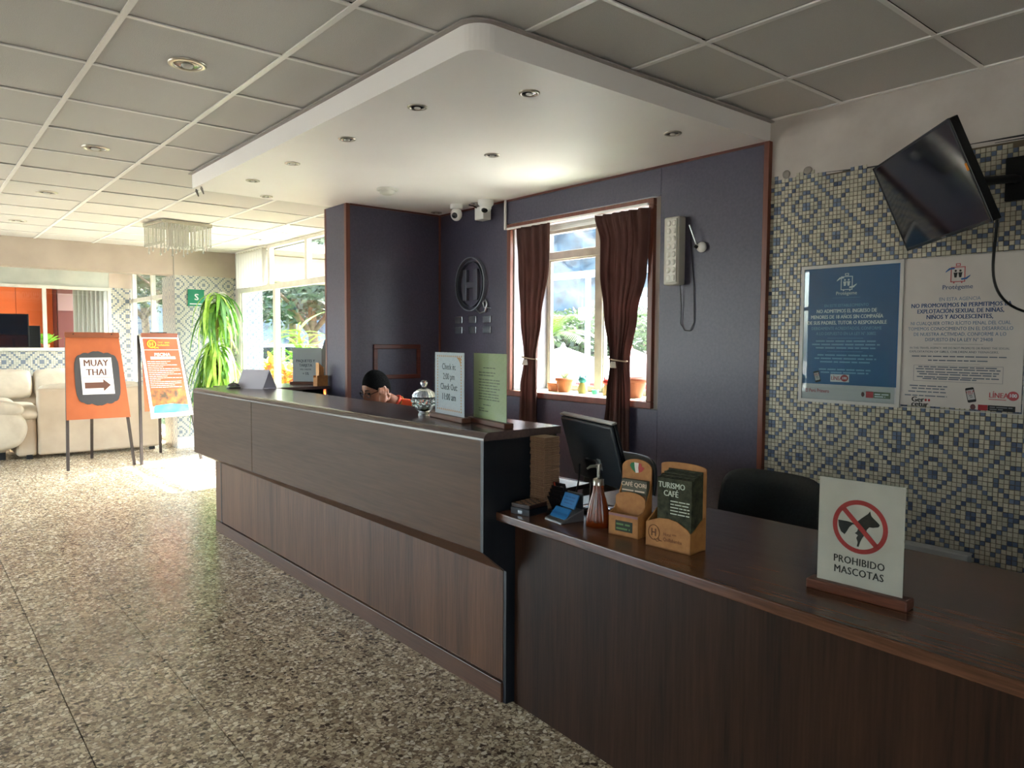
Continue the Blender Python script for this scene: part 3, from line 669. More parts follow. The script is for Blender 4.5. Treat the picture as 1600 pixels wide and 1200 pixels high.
# ---------------------------------------------------------------- emergency light, bracket
t = thing('emergency_light', 'white emergency lamp strip hung on the slate wall right of the window', 'emergency light', (PX, 2.775, 1.99)); wp = mat('aged_white_plastic', 'bdb9ae', .45)
MB().box(-.075, -.004, -.055, .055, -.20, .20).build('housing', wp, t, bevel=.012, seg=3)
q = MB().box(-.083, -.073, -.045, .030, -.185, .185).build('reflector_panel', mat('pale_reflector', 'cfccc2', .25), t, bevel=.003)
for r_ in range(8):
    for c_ in (-.026, .011):
        MB().ball((-.083, c_, -.16+.0457*r_), (.006, .015, .018), 8, 6).build('lamp_cell', mat('lamp_cell', 'e2dfd6', .15), t)
b = MB().tube([(-.02, -.03, -.2), (-.01, -.035, -.33), (-.008, -.03, -.43), (-.007, -.06, -.47), (-.007, -.10, -.47), (-.006, -.125, -.42), (-.006, -.118, -.2), (-.006, -.09, .05), (-.006, -.095, .1)], .0028, n=6); b.build('cord', mat('dark_cord', '26262c', .6), t)
t = thing('wall_bracket', 'small white socket with a chrome arm right of the emergency lamp', 'bracket', (PX, 2.60, 2.00))
MB().ball((-.016, 0, 0), (.018, .034, .030), 16, 10).build('socket', mat('white_plastic'), t)
MB().cyl((-.035, .02, .01), (-.06, .055, .13), .006, n=10).build('arm', chrome, t); MB().cyl((-.03, .02, -.002), (-.045, .03, .01), .010, n=10).build('joint', black, t)
# ---------------------------------------------------------------- Q emblem on slate wall
em = thing('metal_emblem', 'brushed metal ring emblem with a tail and H on the slate wall', 'emblem', (PX, 4.83, 1.91)); sm_ = mat('smoked_steel', 'a9adb5', .3, .85)
b = MB(); R1, R2 = .205, .180; n = 48
def ringpts(r, ex_=1): return [(r*.95*math.cos(2*PI*i/n), r*1.05*math.sin(2*PI*i/n)) for i in range(n)]
O_ = V(0, 0, 0)
def ring(b, ro, ri, cxy, d0, d1, sx=.95, sz=1.05):
    vs = []
    for r, d in ((ro, d0), (ro, d1), (ri, d1), (ri, d0)):
        for i in range(n): a = 2*PI*i/n; vs.append(O_+mY*(cxy[0]+r*sx*math.cos(a))+Z*(cxy[1]+r*sz*math.sin(a))+V(-d, 0, 0))
    b.add(vs, [(k*n+i, k*n+(i+1) % n, ((k+1) % 4)*n+(i+1) % n, ((k+1) % 4)*n+i) for k in range(4) for i in range(n)])
ring(b, .208, .199, (0, 0), .0, .035); b.build('ring', sm_, em); b = MB(); ring(b, .176, .170, (0, 0), .0, .03); b.build('inner_ring', mat('smoked_inner', '6d707a', .3, .8), em)
b = MB(); b.tube([V(-.012, 0, 0)+mY*x+Z*z for x, z in ((.06, -.20), (.12, -.235), (.18, -.225), (.21, -.17), (.19, -.13), (.155, -.15), (.17, -.19), (.25, -.2))], [.006, .009, .010, .009, .008, .007, .006, .004], 8).build('tail', sm_, em)
b = MB()
for x0 in (-.10, .045): b.slab(O_, mY, Z, x0, x0+.05, -.13, .12, 0, .03)
b.slab(O_, mY, Z, -.05, .045, -.03, .02, 0, .028); b.build('letter', mat('smoked_letter', '5b5c68', .3, .3), em, bevel=.004)
t = thing('wall_mirror_tile', 'upper left small steel plate below the metal emblem', 'wall plate', (PX, 5.01, 1.625), 0, 'steel plates under the emblem')
MB().slab(O_, mY, Z, -.05, .05, -.028, .028, 0, .012).build('plate', mat('steel_plate', '9da2aa', .22, .85), t, bevel=.003)
for i in range(3):
    for j in range(2):
        if i == j == 0: continue
        dup(t, (PX, 5.01-.19*i, 1.625-.085*j), label='%s %s small steel plate below the metal emblem' % (('upper', 'lower')[j], ('left', 'middle', 'right')[i]))

# ---------------------------------------------------------------- curtains
cloth = noisy('maroon_curtain', '5c3430', '6f403a', 30, .8, (1, 1, .3), translucent=.22, sheen=0) if False else None
cloth = noisy('maroon_curtain', '573f3c', '6a4f49', 30, .8, stretch=(1, 1, .2), translucent=.5, spec=.2)
def curtain(label, rows, xc, folds, seed, tie_z):
    t = thing('curtain', label, 'curtain', (xc, sum(r[1]+r[2] for r in rows)/(2*len(rows)), rows[-1][0]), 0, 'maroon curtains of the slate wall window')
    r = random.Random(seed); n = 90; vs = []; m = 60
    zs = [rows[0][0]+(rows[-1][0]-rows[0][0])*i/m for i in range(m+1)]
    ph = r.uniform(0, 6)
    def itp(z, k):
        for a, c in zip(rows, rows[1:]):
            if c[0] <= z <= a[0]:
                f = (a[0]-z)/(a[0]-c[0]); f = f*f*(3-2*f) if True else f
                return a[k]+(c[k]-a[k])*f
        return rows[-1][k]
    for z in zs:
        yl, yr = itp(z, 1), itp(z, 2); wd = yl-yr; amp = min(.045, .16*.03/max(wd, .05)*.6+.012)
        for i in range(n+1):
            s = i/n; a = folds*2*PI*(s+.06*math.sin(5*s+ph))+ph+.5*math.sin(2.2*z+3*s)
            x = xc - amp*(.65+.35*math.sin(7*s+1.7*z+ph))*math.sin(a) - .25*amp*math.sin(2.3*a+z*2)
            yy = yl-wd*s + .006*math.cos(a*1.3)
            vs.append(V(x, yy, z))
    fs = [(j*(n+1)+i, j*(n+1)+i+1, (j+1)*(n+1)+i+1, (j+1)*(n+1)+i) for j in range(m) for i in range(n)]
    b = MB(); b.add(vs, fs, True); o = b.build('cloth', cloth, t, world=True)
    so_ = o.modifiers.new('thick', 'SOLIDIFY'); so_.thickness = .003
    yl, yr = itp(tie_z, 1), itp(tie_z, 2); yc = (yl+yr)/2; hw = (yl-yr)/2+.008
    pts = [V(xc+.034*math.sin(a)*1.0, yc+hw*math.cos(a), tie_z+.008*math.cos(a)) for a in [2*PI*i/20 for i in range(21)]]
    b = MB().tube(pts, .005, 6); tb = b.build('tieback', mat('cream_cord', 'b8a38c', .7), t, world=True)
    b = MB()
    for k in range(4): b.tube([V(xc-.045, yc+(-.015+.01*k), tie_z-.01), V(xc-.05, yc+(-.022+.014*k), tie_z-.05)], [.004, .009], 6)
    ts = b.build('tassel', mat('cream_tassel', 'd3c9bc', .8), tb); ts.data.transform(Matrix.Translation(-Vector(t.location)))
    return t
curtain('maroon curtain tied back at the left side of the slate wall window', [(2.285, 4.225, 3.855), (2.0, 4.20, 3.86), (1.62, 4.17, 3.93), (1.33, 4.13, 3.985), (1.1, 4.175, 3.985), (.62, 4.20, 3.98)], PX-.052, 4, 3, 1.33)
curtain('maroon curtain tied back at the right side of the slate wall window', [(2.275, 3.415, 2.962), (2.1, 3.36, 2.965), (1.9, 3.36, 2.99), (1.62, 3.32, 3.07), (1.335, 3.265, 3.135), (1.1, 3.30, 3.115), (.60, 3.36, 3.10)], PX-.052, 5, 5, 1.335)
t = thing('roller_blind', 'white rolled blind strip at the head of the window between the curtains', 'blind', (PX-.01, 3.65, 2.27))
MB().cyl((.03, -.62, 0), (.03, .62, 0), .014, n=12).build('roll', mat('white_plastic'), t); MB().box(.02, .024, -.6, .6, -.03, -.008).build('blind_edge', paper, t)

# ---------------------------------------------------------------- things on the window sill
SZ = 1.078
terra = noisy('terracotta', 'a4532f', 'b9653c', 20, .7); terra2 = noisy('brown_terracotta', '8a4a33', '9a5840', 20, .7); soil = mat('soil', '2e241c', .95)
leafg = noisy('bright_leaf', '5f9a2c', '8dc23c', 30, .5, translucent=.3); succ = noisy('succulent_green', '6f8f62', '93ad7e', 30, .5, translucent=.15)
def pot(t, r0_, r1_, h, m, n=28, rib=0):
    b = MB().lathe([(r0_, 0), (r1_*.96, h*.78)], n=56 if rib else n, rib=rib, ribn=22); b.build('pot_body', m, t)
    MB().lathe([(r1_*.96, h*.76), (r1_*1.1, h*.78), (r1_*1.12, h), (r1_*.98, h), (r1_*.95, h*.88)], n=n).build('rim', m, t)
    MB().lathe([(r1_*.96, h*.88), (.0001, h*.9)], n=n).build('soil', soil, t)
def blade(b, p, dirv, l, w, droop=.3, seg=5, up=None):
    p = Vector(p); d = Vector(dirv).normalized(); s = d.cross(Z); s = s.normalized() if s.length > .01 else X.copy()
    vs = []
    for i in range(seg+1):
        f = i/seg; q = p+d*l*f-Z*droop*l*f*f; ww = w*math.sin(PI*min(1, .12+.88*f))**.7*(1 if i < seg else .05)+.0004
        nrm = s.cross(d).normalized()
        vs += [q-s*ww, q+nrm*ww*.35*-1, q+s*ww]
    fs = []
    for i in range(seg): a = 3*i; fs += [(a, a+1, a+4, a+3), (a+1, a+2, a+5, a+4)]
    b.add(vs, fs, True)
t = thing('potted_succulent', 'ribbed terracotta pot with a spiky succulent and tall stalk on the sill', 'potted plant', (3.78, 3.93, SZ)); pot(t, .042, .062, .105, terra, rib=.03)
for k in range(11):
    a = k*2.4; b = MB(); blade(b, (0, 0, .095), (math.cos(a)*.7, math.sin(a)*.7, .9), .075, .009, .1); b.build('leaf', succ, t)
MB().tube([(0, 0, .09), (.0, .008, .2), (-.01, -.02, .35), (-.02, -.045, .40)], [.002, .0018, .0014, .001], 6).build('flower_stalk', mat('dark_stalk', '4a3a2a', .7), t)
def figurine(label, loc, m1, m2, s, cat='figurine'):
    t = thing('cat_figurine', label, cat, loc, .5)
    MB().lathe([(.028*s, 0), (.032*s, .015*s), (.026*s, .05*s), (.018*s, .072*s)], n=16).build('body', m2, t)
    h = MB().ball((-.004, 0, .085*s), (.026*s, .028*s, .022*s), 14, 9).build('head', m1, t)
    for y in (-.016, .016): MB().cyl((0, y*s, .098*s), (0, y*1.3*s, .12*s), .009*s, .001, 8).build('ear', m1, h)
    return t
gtea = mat('teal_glaze', '2c6b66', .25); yel = mat('ochre_glaze', '9a8348', .35); red = mat('red_glaze', 'a32a22', .25); cremeg = mat('tan_glaze', 'b58a5e', .35)
figurine('teal and ochre cat figurine on the sill beside the ribbed pot', (3.78, 3.74, SZ), gtea, yel, 1.15)
figurine('red headed cat figurine on the sill near the window mullion', (3.78, 3.50, SZ), red, cremeg, 1.1)
t = thing('glass_cup', 'small green tealight cup between the figurines on the sill', 'cup', (3.80, 3.635, SZ))
MB().lathe([(.022, 0), (.028, .03), (.026, .032), (.02, .006)], n=20).build('cup', mat('green_glaze', '4f9a7c', .2), t); MB().lathe([(.02, .006), (.0001, .007)], n=16).build('wax', mat('wax', 'd6d2b8', .5), t)
t = thing('small_clay_jug', 'tiny orange clay jug with handle beside the red figurine', 'jug', (3.76, 3.395, SZ))
MB().lathe([(.016, 0), (.026, .018), (.022, .038), (.016, .046), (.018, .05)], n=20).build('body', terra, t)
MB().tube([(0, -.022, .04), (0, -.038, .046), (0, -.04, .03), (0, -.024, .02)], .004, 8).build('handle', terra, t)
t = thing('large_clay_pot', 'large plain brown clay pot partly behind the right curtain', 'flower pot', (3.78, 3.27, SZ)); pot(t, .062, .092, .135, terra2)
t = thing('potted_seedling', 'orange clay pot with bright green leaves at the right end of the sill', 'potted plant', (3.73, 3.035, SZ)); pot(t, .042, .054, .115, mat('orange_clay', 'c4602c', .6))
for k in range(16):
    a = k*2.4; b = MB(); blade(b, (0, 0, .10), (math.cos(a)*.6, math.sin(a)*.6, .6+.4*(k % 3)), .05, .014, .2, 4); b.build('leaf', leafg, t)
t = thing('clay_planter', 'low orange clay planter beside the left curtain', 'planter', (3.80, 4.04, SZ)); MB().box(-.04, .04, -.05, .05, 0, .05).build('body', terra, t, bevel=.004); MB().box(-.043, .043, -.053, .053, .05, .062).build('rim', terra, t, bevel=.003)
t = thing('lilac_cup', 'lilac cup at the left end of the sill', 'cup', (3.73, 4.245, SZ)); MB().lathe([(.030, 0), (.038, .085), (.034, .085), (.028, .01), (.0001, .01)], n=24).build('cup', mat('lilac_glaze', '7a6a78', .35), t)
MB().tube([(0, -.036, .07), (0, -.058, .065), (0, -.058, .03), (0, -.032, .02)], .004, 8).build('handle', mat('lilac_glaze'), t)

# ---------------------------------------------------------------- framed notices on the mosaic wall
ink_w = mat('white_ink', 'cfd8de', .5); ink_w2 = mat('pale_blue_ink', '6f9cbe', .5); ink_b = mat('blue_ink', '2b4671', .6); ink_b2 = mat('light_blue_ink', '55708f', .6)
ink_k = mat('black_ink', '1b1a1c', .6); ink_r = mat('red_ink', '96242b', .6); ink_g = mat('grey_ink', '77797d', .6)
def notice(name, label, ytop, w, z0, h, sheet_m, framed):
    t = thing(name, label, 'notice', (XW-.008, ytop-w/2, z0))
    O = V(-.004, w/2, 0)
    MB().slab(O, mY, Z, 0, w, 0, h, 0, .004).build('sheet', sheet_m, t)
    return t, O
def ln(b, O, body, y, size, xc, bold=0, sx=1, d=.0048, align='CENTER'):
    b.text(body, size, O+mY*xc+Z*y, mY, Z, align, bold, d, sx)
def fitln(b, O, body, y, size, xc, width, bold=0, d=.0048):
    # scale in x so that the line has the given width
    cu_ = bpy.data.curves.new('t', 'FONT'); cu_.body = body; cu_.size = size; ob = bpy.data.objects.new('t', cu_); me = ob.to_mesh()
    xs = [v.co.x for v in me.vertices]; w = max(xs)-min(xs); ob.to_mesh_clear(); bpy.data.objects.remove(ob); bpy.data.curves.remove(cu_)
    b.text(body, size, O+mY*xc+Z*y, mY, Z, 'CENTER', bold, d, width/w)
def suitcase(t, O, xc, yc, s, mcase, mfig, mhand):
    b = MB(); b.frame(O+mY*(xc-.028*s)+Z*(yc-.035*s), mY, Z, .056*s, .064*s, .0035*s, .0045, .0052)
    b.frame(O+mY*(xc-.009*s)+Z*(yc+.031*s), mY, Z, .018*s, .012*s, .003*s, .0045, .0052)
    for q in (-.017, .013): b.slab(O+mY*(xc+q*s)+Z*(yc-.04*s), mY, Z, 0, .005*s, 0, .005*s, .0045, .0052)
    b.build('logo_case', mcase, t)
    b = MB()
    for q in (-.009, .009):
        b.prism([(xc+q*s+.0045*s*math.cos(a), yc+.012*s+.0045*s*math.sin(a)) for a in [2*PI*k/12 for k in range(12)]], O, mY, Z, .0046, .0053)
        b.prism([(xc+(q+dx_)*s, yc+dy_*s) for dx_, dy_ in ((-.008, .005), (.008, .005), (.006, -.004), (.004, -.016), (-.004, -.016), (-.006, -.004))], O, mY, Z, .0046, .0053)
    b.build('logo_children', mfig, t)
    b = MB()
    for sgn in (-1, 1):
        b.prism([(xc+sgn*x_*s, yc+sgn*y_*s) for x_, y_ in ((.012, -.020), (.030, -.018), (.048, -.007), (.046, -.013), (.034, -.025), (.014, -.027))][::sgn], O, mY, Z, .0054, .006)
    b.build('logo_hands', mhand, t)
def phone(t, O, xc, yc, s, ang):
    c_, s_ = math.cos(ang), math.sin(ang); U = mY*c_+Z*s_; V_ = Z*c_-mY*s_; P = O+mY*xc+Z*yc
    rnd = [(-.5, -.85), (-.4, -.95), (.4, -.95), (.5, -.85), (.5, .85), (.4, .95), (-.4, .95), (-.5, .85)]
    MB().prism([(x*s, y*s) for x, y in rnd], P, U, V_, .0045, .0052).build('printed_phone', ink_k, t)
    MB().prism([(-.42*s, -.62*s), (.42*s, -.62*s), (.42*s, .66*s), (-.42*s, .66*s)], P, U, V_, .0053, .0057).build('printed_screen', mat('pale_print', 'a8a4a4', .6), t)
    b = MB(); b.text('100 A', s*.42, P+V_*.26*s, U, V_, 'CENTER', .02, .006); b.slab(P, U, V_, -.3*s, .3*s, .12*s, .18*s, .0058, .006); b.build('screen_lettering', ink_r, t)
    b = MB(); b.words(P+V_*(-.1*s)-U*.2*s, U, V_, .4*s, .12*s, .006, 3); b.words(P+V_*(-.3*s)-U*.1*s, U, V_, .3*s, .1*s, .006, 4); b.build('screen_text', ink_k, t)
blue_sheet = noisy('blue_poster', '1c5183', '205a8d', 3, .45)
t, O = notice('blue_notice', 'blue framed child protection notice on the mosaic wall', 1.972, .475, 1.165, .665, blue_sheet, True)
w, h = .475, .665
# Frame, glass
b = MB(); b.frame(O+mY*-.016+Z*-.016, mY, Z, w+.03, h+.028, .016, -.004, .012); b.build('frame', mat('white_moulding', 'bab8b4', .4), t)
MB().slab(O, mY, Z, 0, w-.01, 0, h-.005, .008, .0095).build('glass', pane, t)
MB().slab(O, mY, Z, 0, w, 0, .078, .0041, .0044).build('footer', mat('footer_print', 'b5b4b8', .5), t)
xc = w*.46
suitcase(t, O, xc, .585, 1.05, ink_w, ink_w, ink_w)
b = MB(); ln(b, O, 'Protégeme', .525, .024, xc, .01); fitln(b, O, 'NO ADMITIMOS EL INGRESO DE', .437, .026, xc, .30, .025); fitln(b, O, 'MENORES DE 18 AÑOS SIN COMPAÑÍA', .408, .026, xc, .36, .025); fitln(b, O, 'DE SUS PADRES, TUTOR O RESPONSABLE', .379, .026, xc, .395, .025); b.build('lettering', ink_w, t)
b = MB(); fitln(b, O, 'EN ESTE ESTABLECIMIENTO', .466, .02, xc, .22); fitln(b, O, 'DEBIDAMENTE ACREDITADOS, CONFORME', .352, .022, xc, .35); fitln(b, O, 'A LO DISPUESTO EN LA LEY N° 30802', .326, .022, xc, .30)
b.slab(O, mY, Z, xc-.07, xc+.07, .510, .511, .0045, .005)
for k, (ww, yy) in enumerate(((.30, .292), (.34, .275), (.30, .258), (.28, .222), (.31, .205), (.25, .188), (.26, .150), (.24, .135))): b.words(O+mY*xc+Z*yy, mY, Z, ww, .011, .0048, 10+k, True)
b.slab(O, mY, Z, xc-.09, xc+.09, .310, .3115, .0045, .005); b.slab(O, mY, Z, xc-.09, xc+.09, .243, .2445, .0045, .005); b.build('small_lettering', ink_w2, t)
phone(t, O, .08, .115, .030, .25)
MB().slab(O, mY, Z, .15, .245, .092, .130, .0045, .005).build('helpline_patch', mat('white_print', 'c9c8cc', .5), t)
b = MB(); b.text('LÍNEA', .027, O+mY*.154+Z*.101, mY, Z, 'LEFT', .02, .0056, .8); b.prism([(.222+.019*math.cos(a), .112+.017*math.sin(a)) for a in [2*PI*k/20 for k in range(20)]], O, mY, Z, .0052, .0055); b.text('El Perú Primero', .026, O+mY*.02+Z*.035, mY, Z, 'LEFT', .015, .0056, .75); b.build('red_lettering', ink_r, t)
b = MB(); b.text('100', .018, O+mY*.222+Z*.106, mY, Z, 'CENTER', .03, .0062, .9); b.build('helpline_number', ink_w, t)
b = MB(); b.slab(O, mY, Z, .33, .365, .022, .052, .0045, .005); b.build('ministry_red', mat('red_block', 'a03038', .5), t); MB().slab(O, mY, Z, .366, .445, .022, .052, .0045, .005).build('ministry_grey', mat('olive_block', '5d6a58', .5), t)
b = MB(); b.prism([(.315+.008*math.cos(a), .037+.012*math.sin(a)) for a in [2*PI*k/10 for k in range(10)]], O, mY, Z, .0045, .005); b.build('shield', mat('crest_brown', '5a3a3a', .6), t)
b = MB(); b.words(O+mY*.372+Z*.038, mY, Z, .065, .009, .0053, 3); b.words(O+mY*.372+Z*.027, mY, Z, .05, .009, .0053, 5); b.build('ministry_lettering', ink_w, t)
wht = noisy('white_poster', 'b8b1ac', 'c3bcb6', 5, .55)
t, O = notice('white_notice', 'white child protection notice right of the blue one', 1.492, .495, 1.165, .675, wht, False)
w, h = .495, .675; xc = .245
b = MB(); b.frame(O+mY*.0+Z*-.012, mY, Z, w+.008, h+.014, .004, -.003, .004); b.build('edge_strip', mat('white_moulding'), t)
suitcase(t, O, xc-.01, .595, 1.05, mat('soft_red', 'a84a4e', .6), ink_k, mat('mid_blue', '335a94', .6))
b = MB(); ln(b, O, 'Protégeme', .528, .028, xc-.01, .012); b.build('logo_lettering', ink_b, t)
b = MB(); fitln(b, O, 'NO PROMOVEMOS NI PERMITIMOS LA', .449, .027, xc+.0, .40, .03); fitln(b, O, 'EXPLOTACIÓN SEXUAL DE NIÑAS,', .423, .027, xc, .345, .03); fitln(b, O, 'NIÑOS Y ADOLESCENTES,', .397, .027, xc, .265, .03); b.build('bold_lettering', ink_b, t)
b = MB(); fitln(b, O, 'EN ESTA AGENCIA', .477, .022, xc, .165)
for k, (s_, ww) in enumerate((('NI CUALQUIER OTRO ILÍCITO PENAL DEL CUAL', .40), ('TOMEMOS CONOCIMIENTO EN EL DESARROLLO', .42), ('DE NUESTRA ACTIVIDAD, CONFORME A LO', .37), ('DISPUESTO EN LA LEY N° 29408', .27))): fitln(b, O, s_, .370-.0245*k, .022, xc, ww, .006)
b.build('light_lettering', ink_b2, t)
b = MB(); fitln(b, O, 'IN THIS TRAVEL AGENCY, WE DO NOT PROMOTE OR PERMIT THE SEXUAL', .262, .013, xc, .40, .01); fitln(b, O, 'EXPLOITATION OF GIRLS, CHILDREN AND TEENAGERS,', .245, .013, xc-.02, .36, .02)
b.slab(O, mY, Z, xc-.1, xc+.1, .283, .2842, .0045, .005); b.slab(O, mY, Z, xc-.09, xc+.09, .196, .197, .0045, .005)
for k, (x_, ww, yy) in enumerate(((xc, .38, .226), (xc, .24, .208), (xc, .32, .178), (xc, .34, .168), (xc, .33, .155), (xc, .31, .145), (xc, .33, .132), (xc-.03, .22, .124), (.13, .16, .090), (.13, .14, .078), (.125, .16, .063), (.12, .18, .045))): b.words(O+mY*x_+Z*yy, mY, Z, ww, .008, .0048, 30+k, True)
b.frame(O+mY*(xc-.18)+Z*.115, mY, Z, .36, .073, .0012, .0045, .005); b.build('small_lettering', mat('slate_ink', '5a6270', .6), t)
phone(t, O, .305, .062, .034, .22)
b = MB(); b.text('LÍNEA', .032, O+mY*.375+Z*.055, mY, Z, 'LEFT', .025, .0052, .85); b.prism([(.465+.021*math.cos(a), .066+.020*math.sin(a)) for a in [2*PI*k/20 for k in range(20)]], O, mY, Z, .0045, .005); b.slab(O, mY, Z, .375, .44, .046, .049, .0045, .005); b.build('helpline_lettering', mat('soft_red'), t)
b = MB(); b.text('100', .022, O+mY*.465+Z*.060, mY, Z, 'CENTER', .03, .0062, .9); b.build('helpline_number', ink_w, t)
b = MB(); b.text('Ger', .034, O+mY*.06+Z*.018, mY, Z, 'LEFT', .045, .005, 1.0); b.text('cetur', .034, O+mY*.06+Z*-.003, mY, Z, 'LEFT', .045, .005, 1.0); b.build('agency_lettering', ink_k, t)
b = MB()
for q in (.122, .136): b.prism([(q+.005*math.cos(a), .028+.006*math.sin(a)) for a in [2*PI*k/10 for k in range(10)]], O, mY, Z, .0045, .005)
b.slab(O, mY, Z, .335, .372, -.002, .022, .0045, .005); b.build('red_marks', ink_r, t)
MB().slab(O, mY, Z, .373, .475, -.002, .022, .0045, .005).build('ministry_black', ink_k, t)
b = MB(); b.words(O+mY*.38+Z*.012, mY, Z, .085, .007, .0053, 8); b.words(O+mY*.38+Z*.003, mY, Z, .05, .007, .0053, 9); b.build('ministry_lettering', ink_g, t)
b = MB(); b.prism([(.315+.011*math.cos(a), .010+.013*math.sin(a)) for a in [2*PI*k/8 for k in range(8)]], O, mY, Z, .0045, .005); b.build('shield', mat('crest_brown'), t)

# ---------------------------------------------------------------- television
s_ = .93
tc = V(3.433*s_, 1.335*s_, (2.104-1.45)*s_+1.45)
def Rz(a): return Matrix.Rotation(a, 3, 'Z')
Rm = Matrix.Rotation(-.775, 3, 'Z') @ Matrix.Rotation(-.405, 3, 'Y') @ Matrix.Rotation(-.034, 3, 'X')
tv = thing('television', 'flat black television tilted down from a wall arm above the notices', 'television', tc)
def tvp(bx): 
    b = MB(); m4 = Rm.to_4x4(); b.box(*bx, m=m4); return b
w2, h2 = .68/2, .40/2
tvp((0, .035, -w2, w2, -h2, h2)).build('casing', mat('tv_black', '121316', .35), tv, bevel=.004)
tvp((.035, .060, -w2*.72, w2*.72, -h2*.7, h2*.6)).build('rear_cover', mat('tv_black'), tv, bevel=.012)
bz = MB()
for bx in ((-.003, .001, -w2, w2, -h2, -h2+.012), (-.003, .001, -w2, w2, h2-.008, h2), (-.003, .001, -w2, -w2+.008, -h2, h2), (-.003, .001, w2-.008, w2, -h2, h2)): bz.box(*bx, m=Rm.to_4x4())
bz.build('bezel', mat('tv_bezel', '2c2e31', .25), tv)
tvp((-.0015, .0005, -w2+.009, w2-.009, -h2+.013, h2-.009)).build('screen', mat('tv_screen', '0b1220', .09, 0, .8, coat=.6), tv)
tvp((-.0045, -.003, -w2, -w2+.012, .0, .028)).build('sticker', mat('orange_sticker', 'd98a2c', .5), tv)
tvp((-.0045, -.003, -.018, .018, -h2+.002, -h2+.008)).build('badge', mat('silver_badge', 'aab0b6', .25, .8), tv)
back = tc+Rm @ V(.06, 0, 0)
wp_ = V(XW, 1.045, 2.135)
MB().tube([back, back+V(.05, -.04, .01), wp_+V(-.05, .0, .0), wp_+V(-.02, 0, 0)], .018, 8).build('arm', mat('bracket_black', '0e0f11', .45), tv, world=True)
MB().box(XW-.022, XW-.005, .99, 1.09, 2.05, 2.23).build('wall_plate', mat('bracket_black'), tv, world=True, bevel=.003)
def bez(P, n=24):
    P = [Vector(p) for p in P]; out = []
    for i in range(n+1):
        t_ = i/n; Q = P[:]
        while len(Q) > 1: Q = [Q[k].lerp(Q[k+1], t_) for k in range(len(Q)-1)]
        out.append(Q[0])
    return out
c0 = tc+Rm @ V(.03, -w2*.93, -h2)
MB().tube(bez([c0, c0+V(0, 0, -.15), V(3.5, 1.115, 1.72), V(3.55, 1.10, 1.56), V(3.60, .96, 1.56), V(3.60, .80, 1.57)]), .0055, 8).build('power_cable', black, tv, world=True)
# cable duct
t = thing('cable_duct', 'short white cable trunking fixed low on the mosaic wall behind the desk', 'cable trunking', (XW-.004, 1.33, .47))
MB().box(-.055, -.001, -.17, .19, 0, .05).build('duct_body', mat('duct_white', 'a9adb0', .45), t, bevel=.002); MB().box(-.059, -.001, -.173, .19, .05, .058).build('duct_lid', mat('duct_lid', 'bfc1c1', .4), t, bevel=.002)
# ---------------------------------------------------------------- counter-top signs
base_w = wood('sign_base_wood', '3b2119', '6a3d2b', 1, .4, 2)
acry = glass('acrylic', base=.02)
def stand_sign(name, label, A, B, z, h, base=(.018, .045, .022), ext=.012, sheetm=paper, wset=None):
    A = V(*A, 0); B = V(*B, 0); U = (B-A).normalized(); w = (B-A).length; N = U.cross(Z)
    t = thing(name, label, 'sign', ((A.x+B.x)/2, (A.y+B.y)/2, z))
    O = -U*w/2
    MB().slab(O, U, Z, -ext, w+ext, 0, base[2], -base[1]/2, base[1]/2).build('base', base_w, t, bevel=.004)
    Os = O+Z*(base[2]-.001)+U*.008; ws = w-.016
    MB().slab(Os, U, Z, 0, ws, 0, h-base[2], -.0008, .0008).build('sheet', sheetm, t)
    MB().slab(Os, U, Z, -.004, ws+.004, 0, h-base[2]+.003, .0022, .0045).build('acrylic_front', acry, t)
    return t, Os, U, ws, h-base[2]
lil = noisy('lilac_white_paper', 'c9c9d6', 'd3d3de', 4, .5, translucent=.2)
t, O, U, w, h = stand_sign('check_time_sign', 'white sign with check in and check out times beside the glass jar', (1.905, 2.845), (1.853, 2.535), 1.10, .30, sheetm=lil)
b = MB()
for s, yy, bd in (('Check in:', .202, .018), ('2:00 pm', .158, .018), ('Check Out:', .112, .026), ('11:00 am', .066, .034)):
    b.text(s, .040 if bd < .03 else .043, O+U*(w*.49)+Z*yy, U, Z, 'CENTER', bd, .0012, .92)
b.build('lettering', mat('navy_ink', '23283a', .6), t)
b = MB(); m_ = .028
nx = 13
for i in range(nx):
    x = m_+(w-2*m_)*i/(nx-1)
    for yy in (.262, .022): b.prism([(x+.0055*dx_, yy+.0055*dy_) for dx_, dy_ in ((-1, 0), (0, -1), (1, 0), (0, 1))], O, U, Z, .001, .0014)
for i in range(1, 19):
    yy = .022+.24*i/19
    for x in (m_, w-m_): b.prism([(x+.005*dx_, yy+.005*dy_) for dx_, dy_ in ((-1, 0), (0, -1), (1, 0), (0, 1))], O, U, Z, .001, .0014)
b.prism([(w-m_-.045, .258), (w-m_-.004, .258), (w-m_-.004, .215), (w-m_-.012, .235), (w-m_-.025, .248)], O, U, Z, .001, .0014)
b.build('ornament_border', mat('orange_ink', 'c98a52', .6), t)
grn = noisy('pale_green_paper', 'b3bb8a', 'bdc496', 4, .5, translucent=.25)
t, O, U, w, h = stand_sign('green_letter_sign', 'pale green printed letter in an acrylic stand at the near end of the counter', (1.925, 2.575), (1.868, 2.268), 1.10, .30, sheetm=grn)
b = MB()
for k, (x_, ww, yy) in enumerate(((.09, .11, .215), (.05, .15, .195), (.05, .14, .183), (.05, .19, .165), (.05, .19, .153), (.05, .17, .141), (.05, .19, .129), (.05, .16, .117), (.05, .18, .105), (.05, .18, .093), (.05, .19, .082), (.09, .07, .058), (.05, .05, .042), (.05, .09, .032))): b.words(O+U*x_+Z*yy, U, Z, ww, .007, .0012, 60+k)
b.build('printed_text', mat('olive_ink', '6a6e56', .7), t)
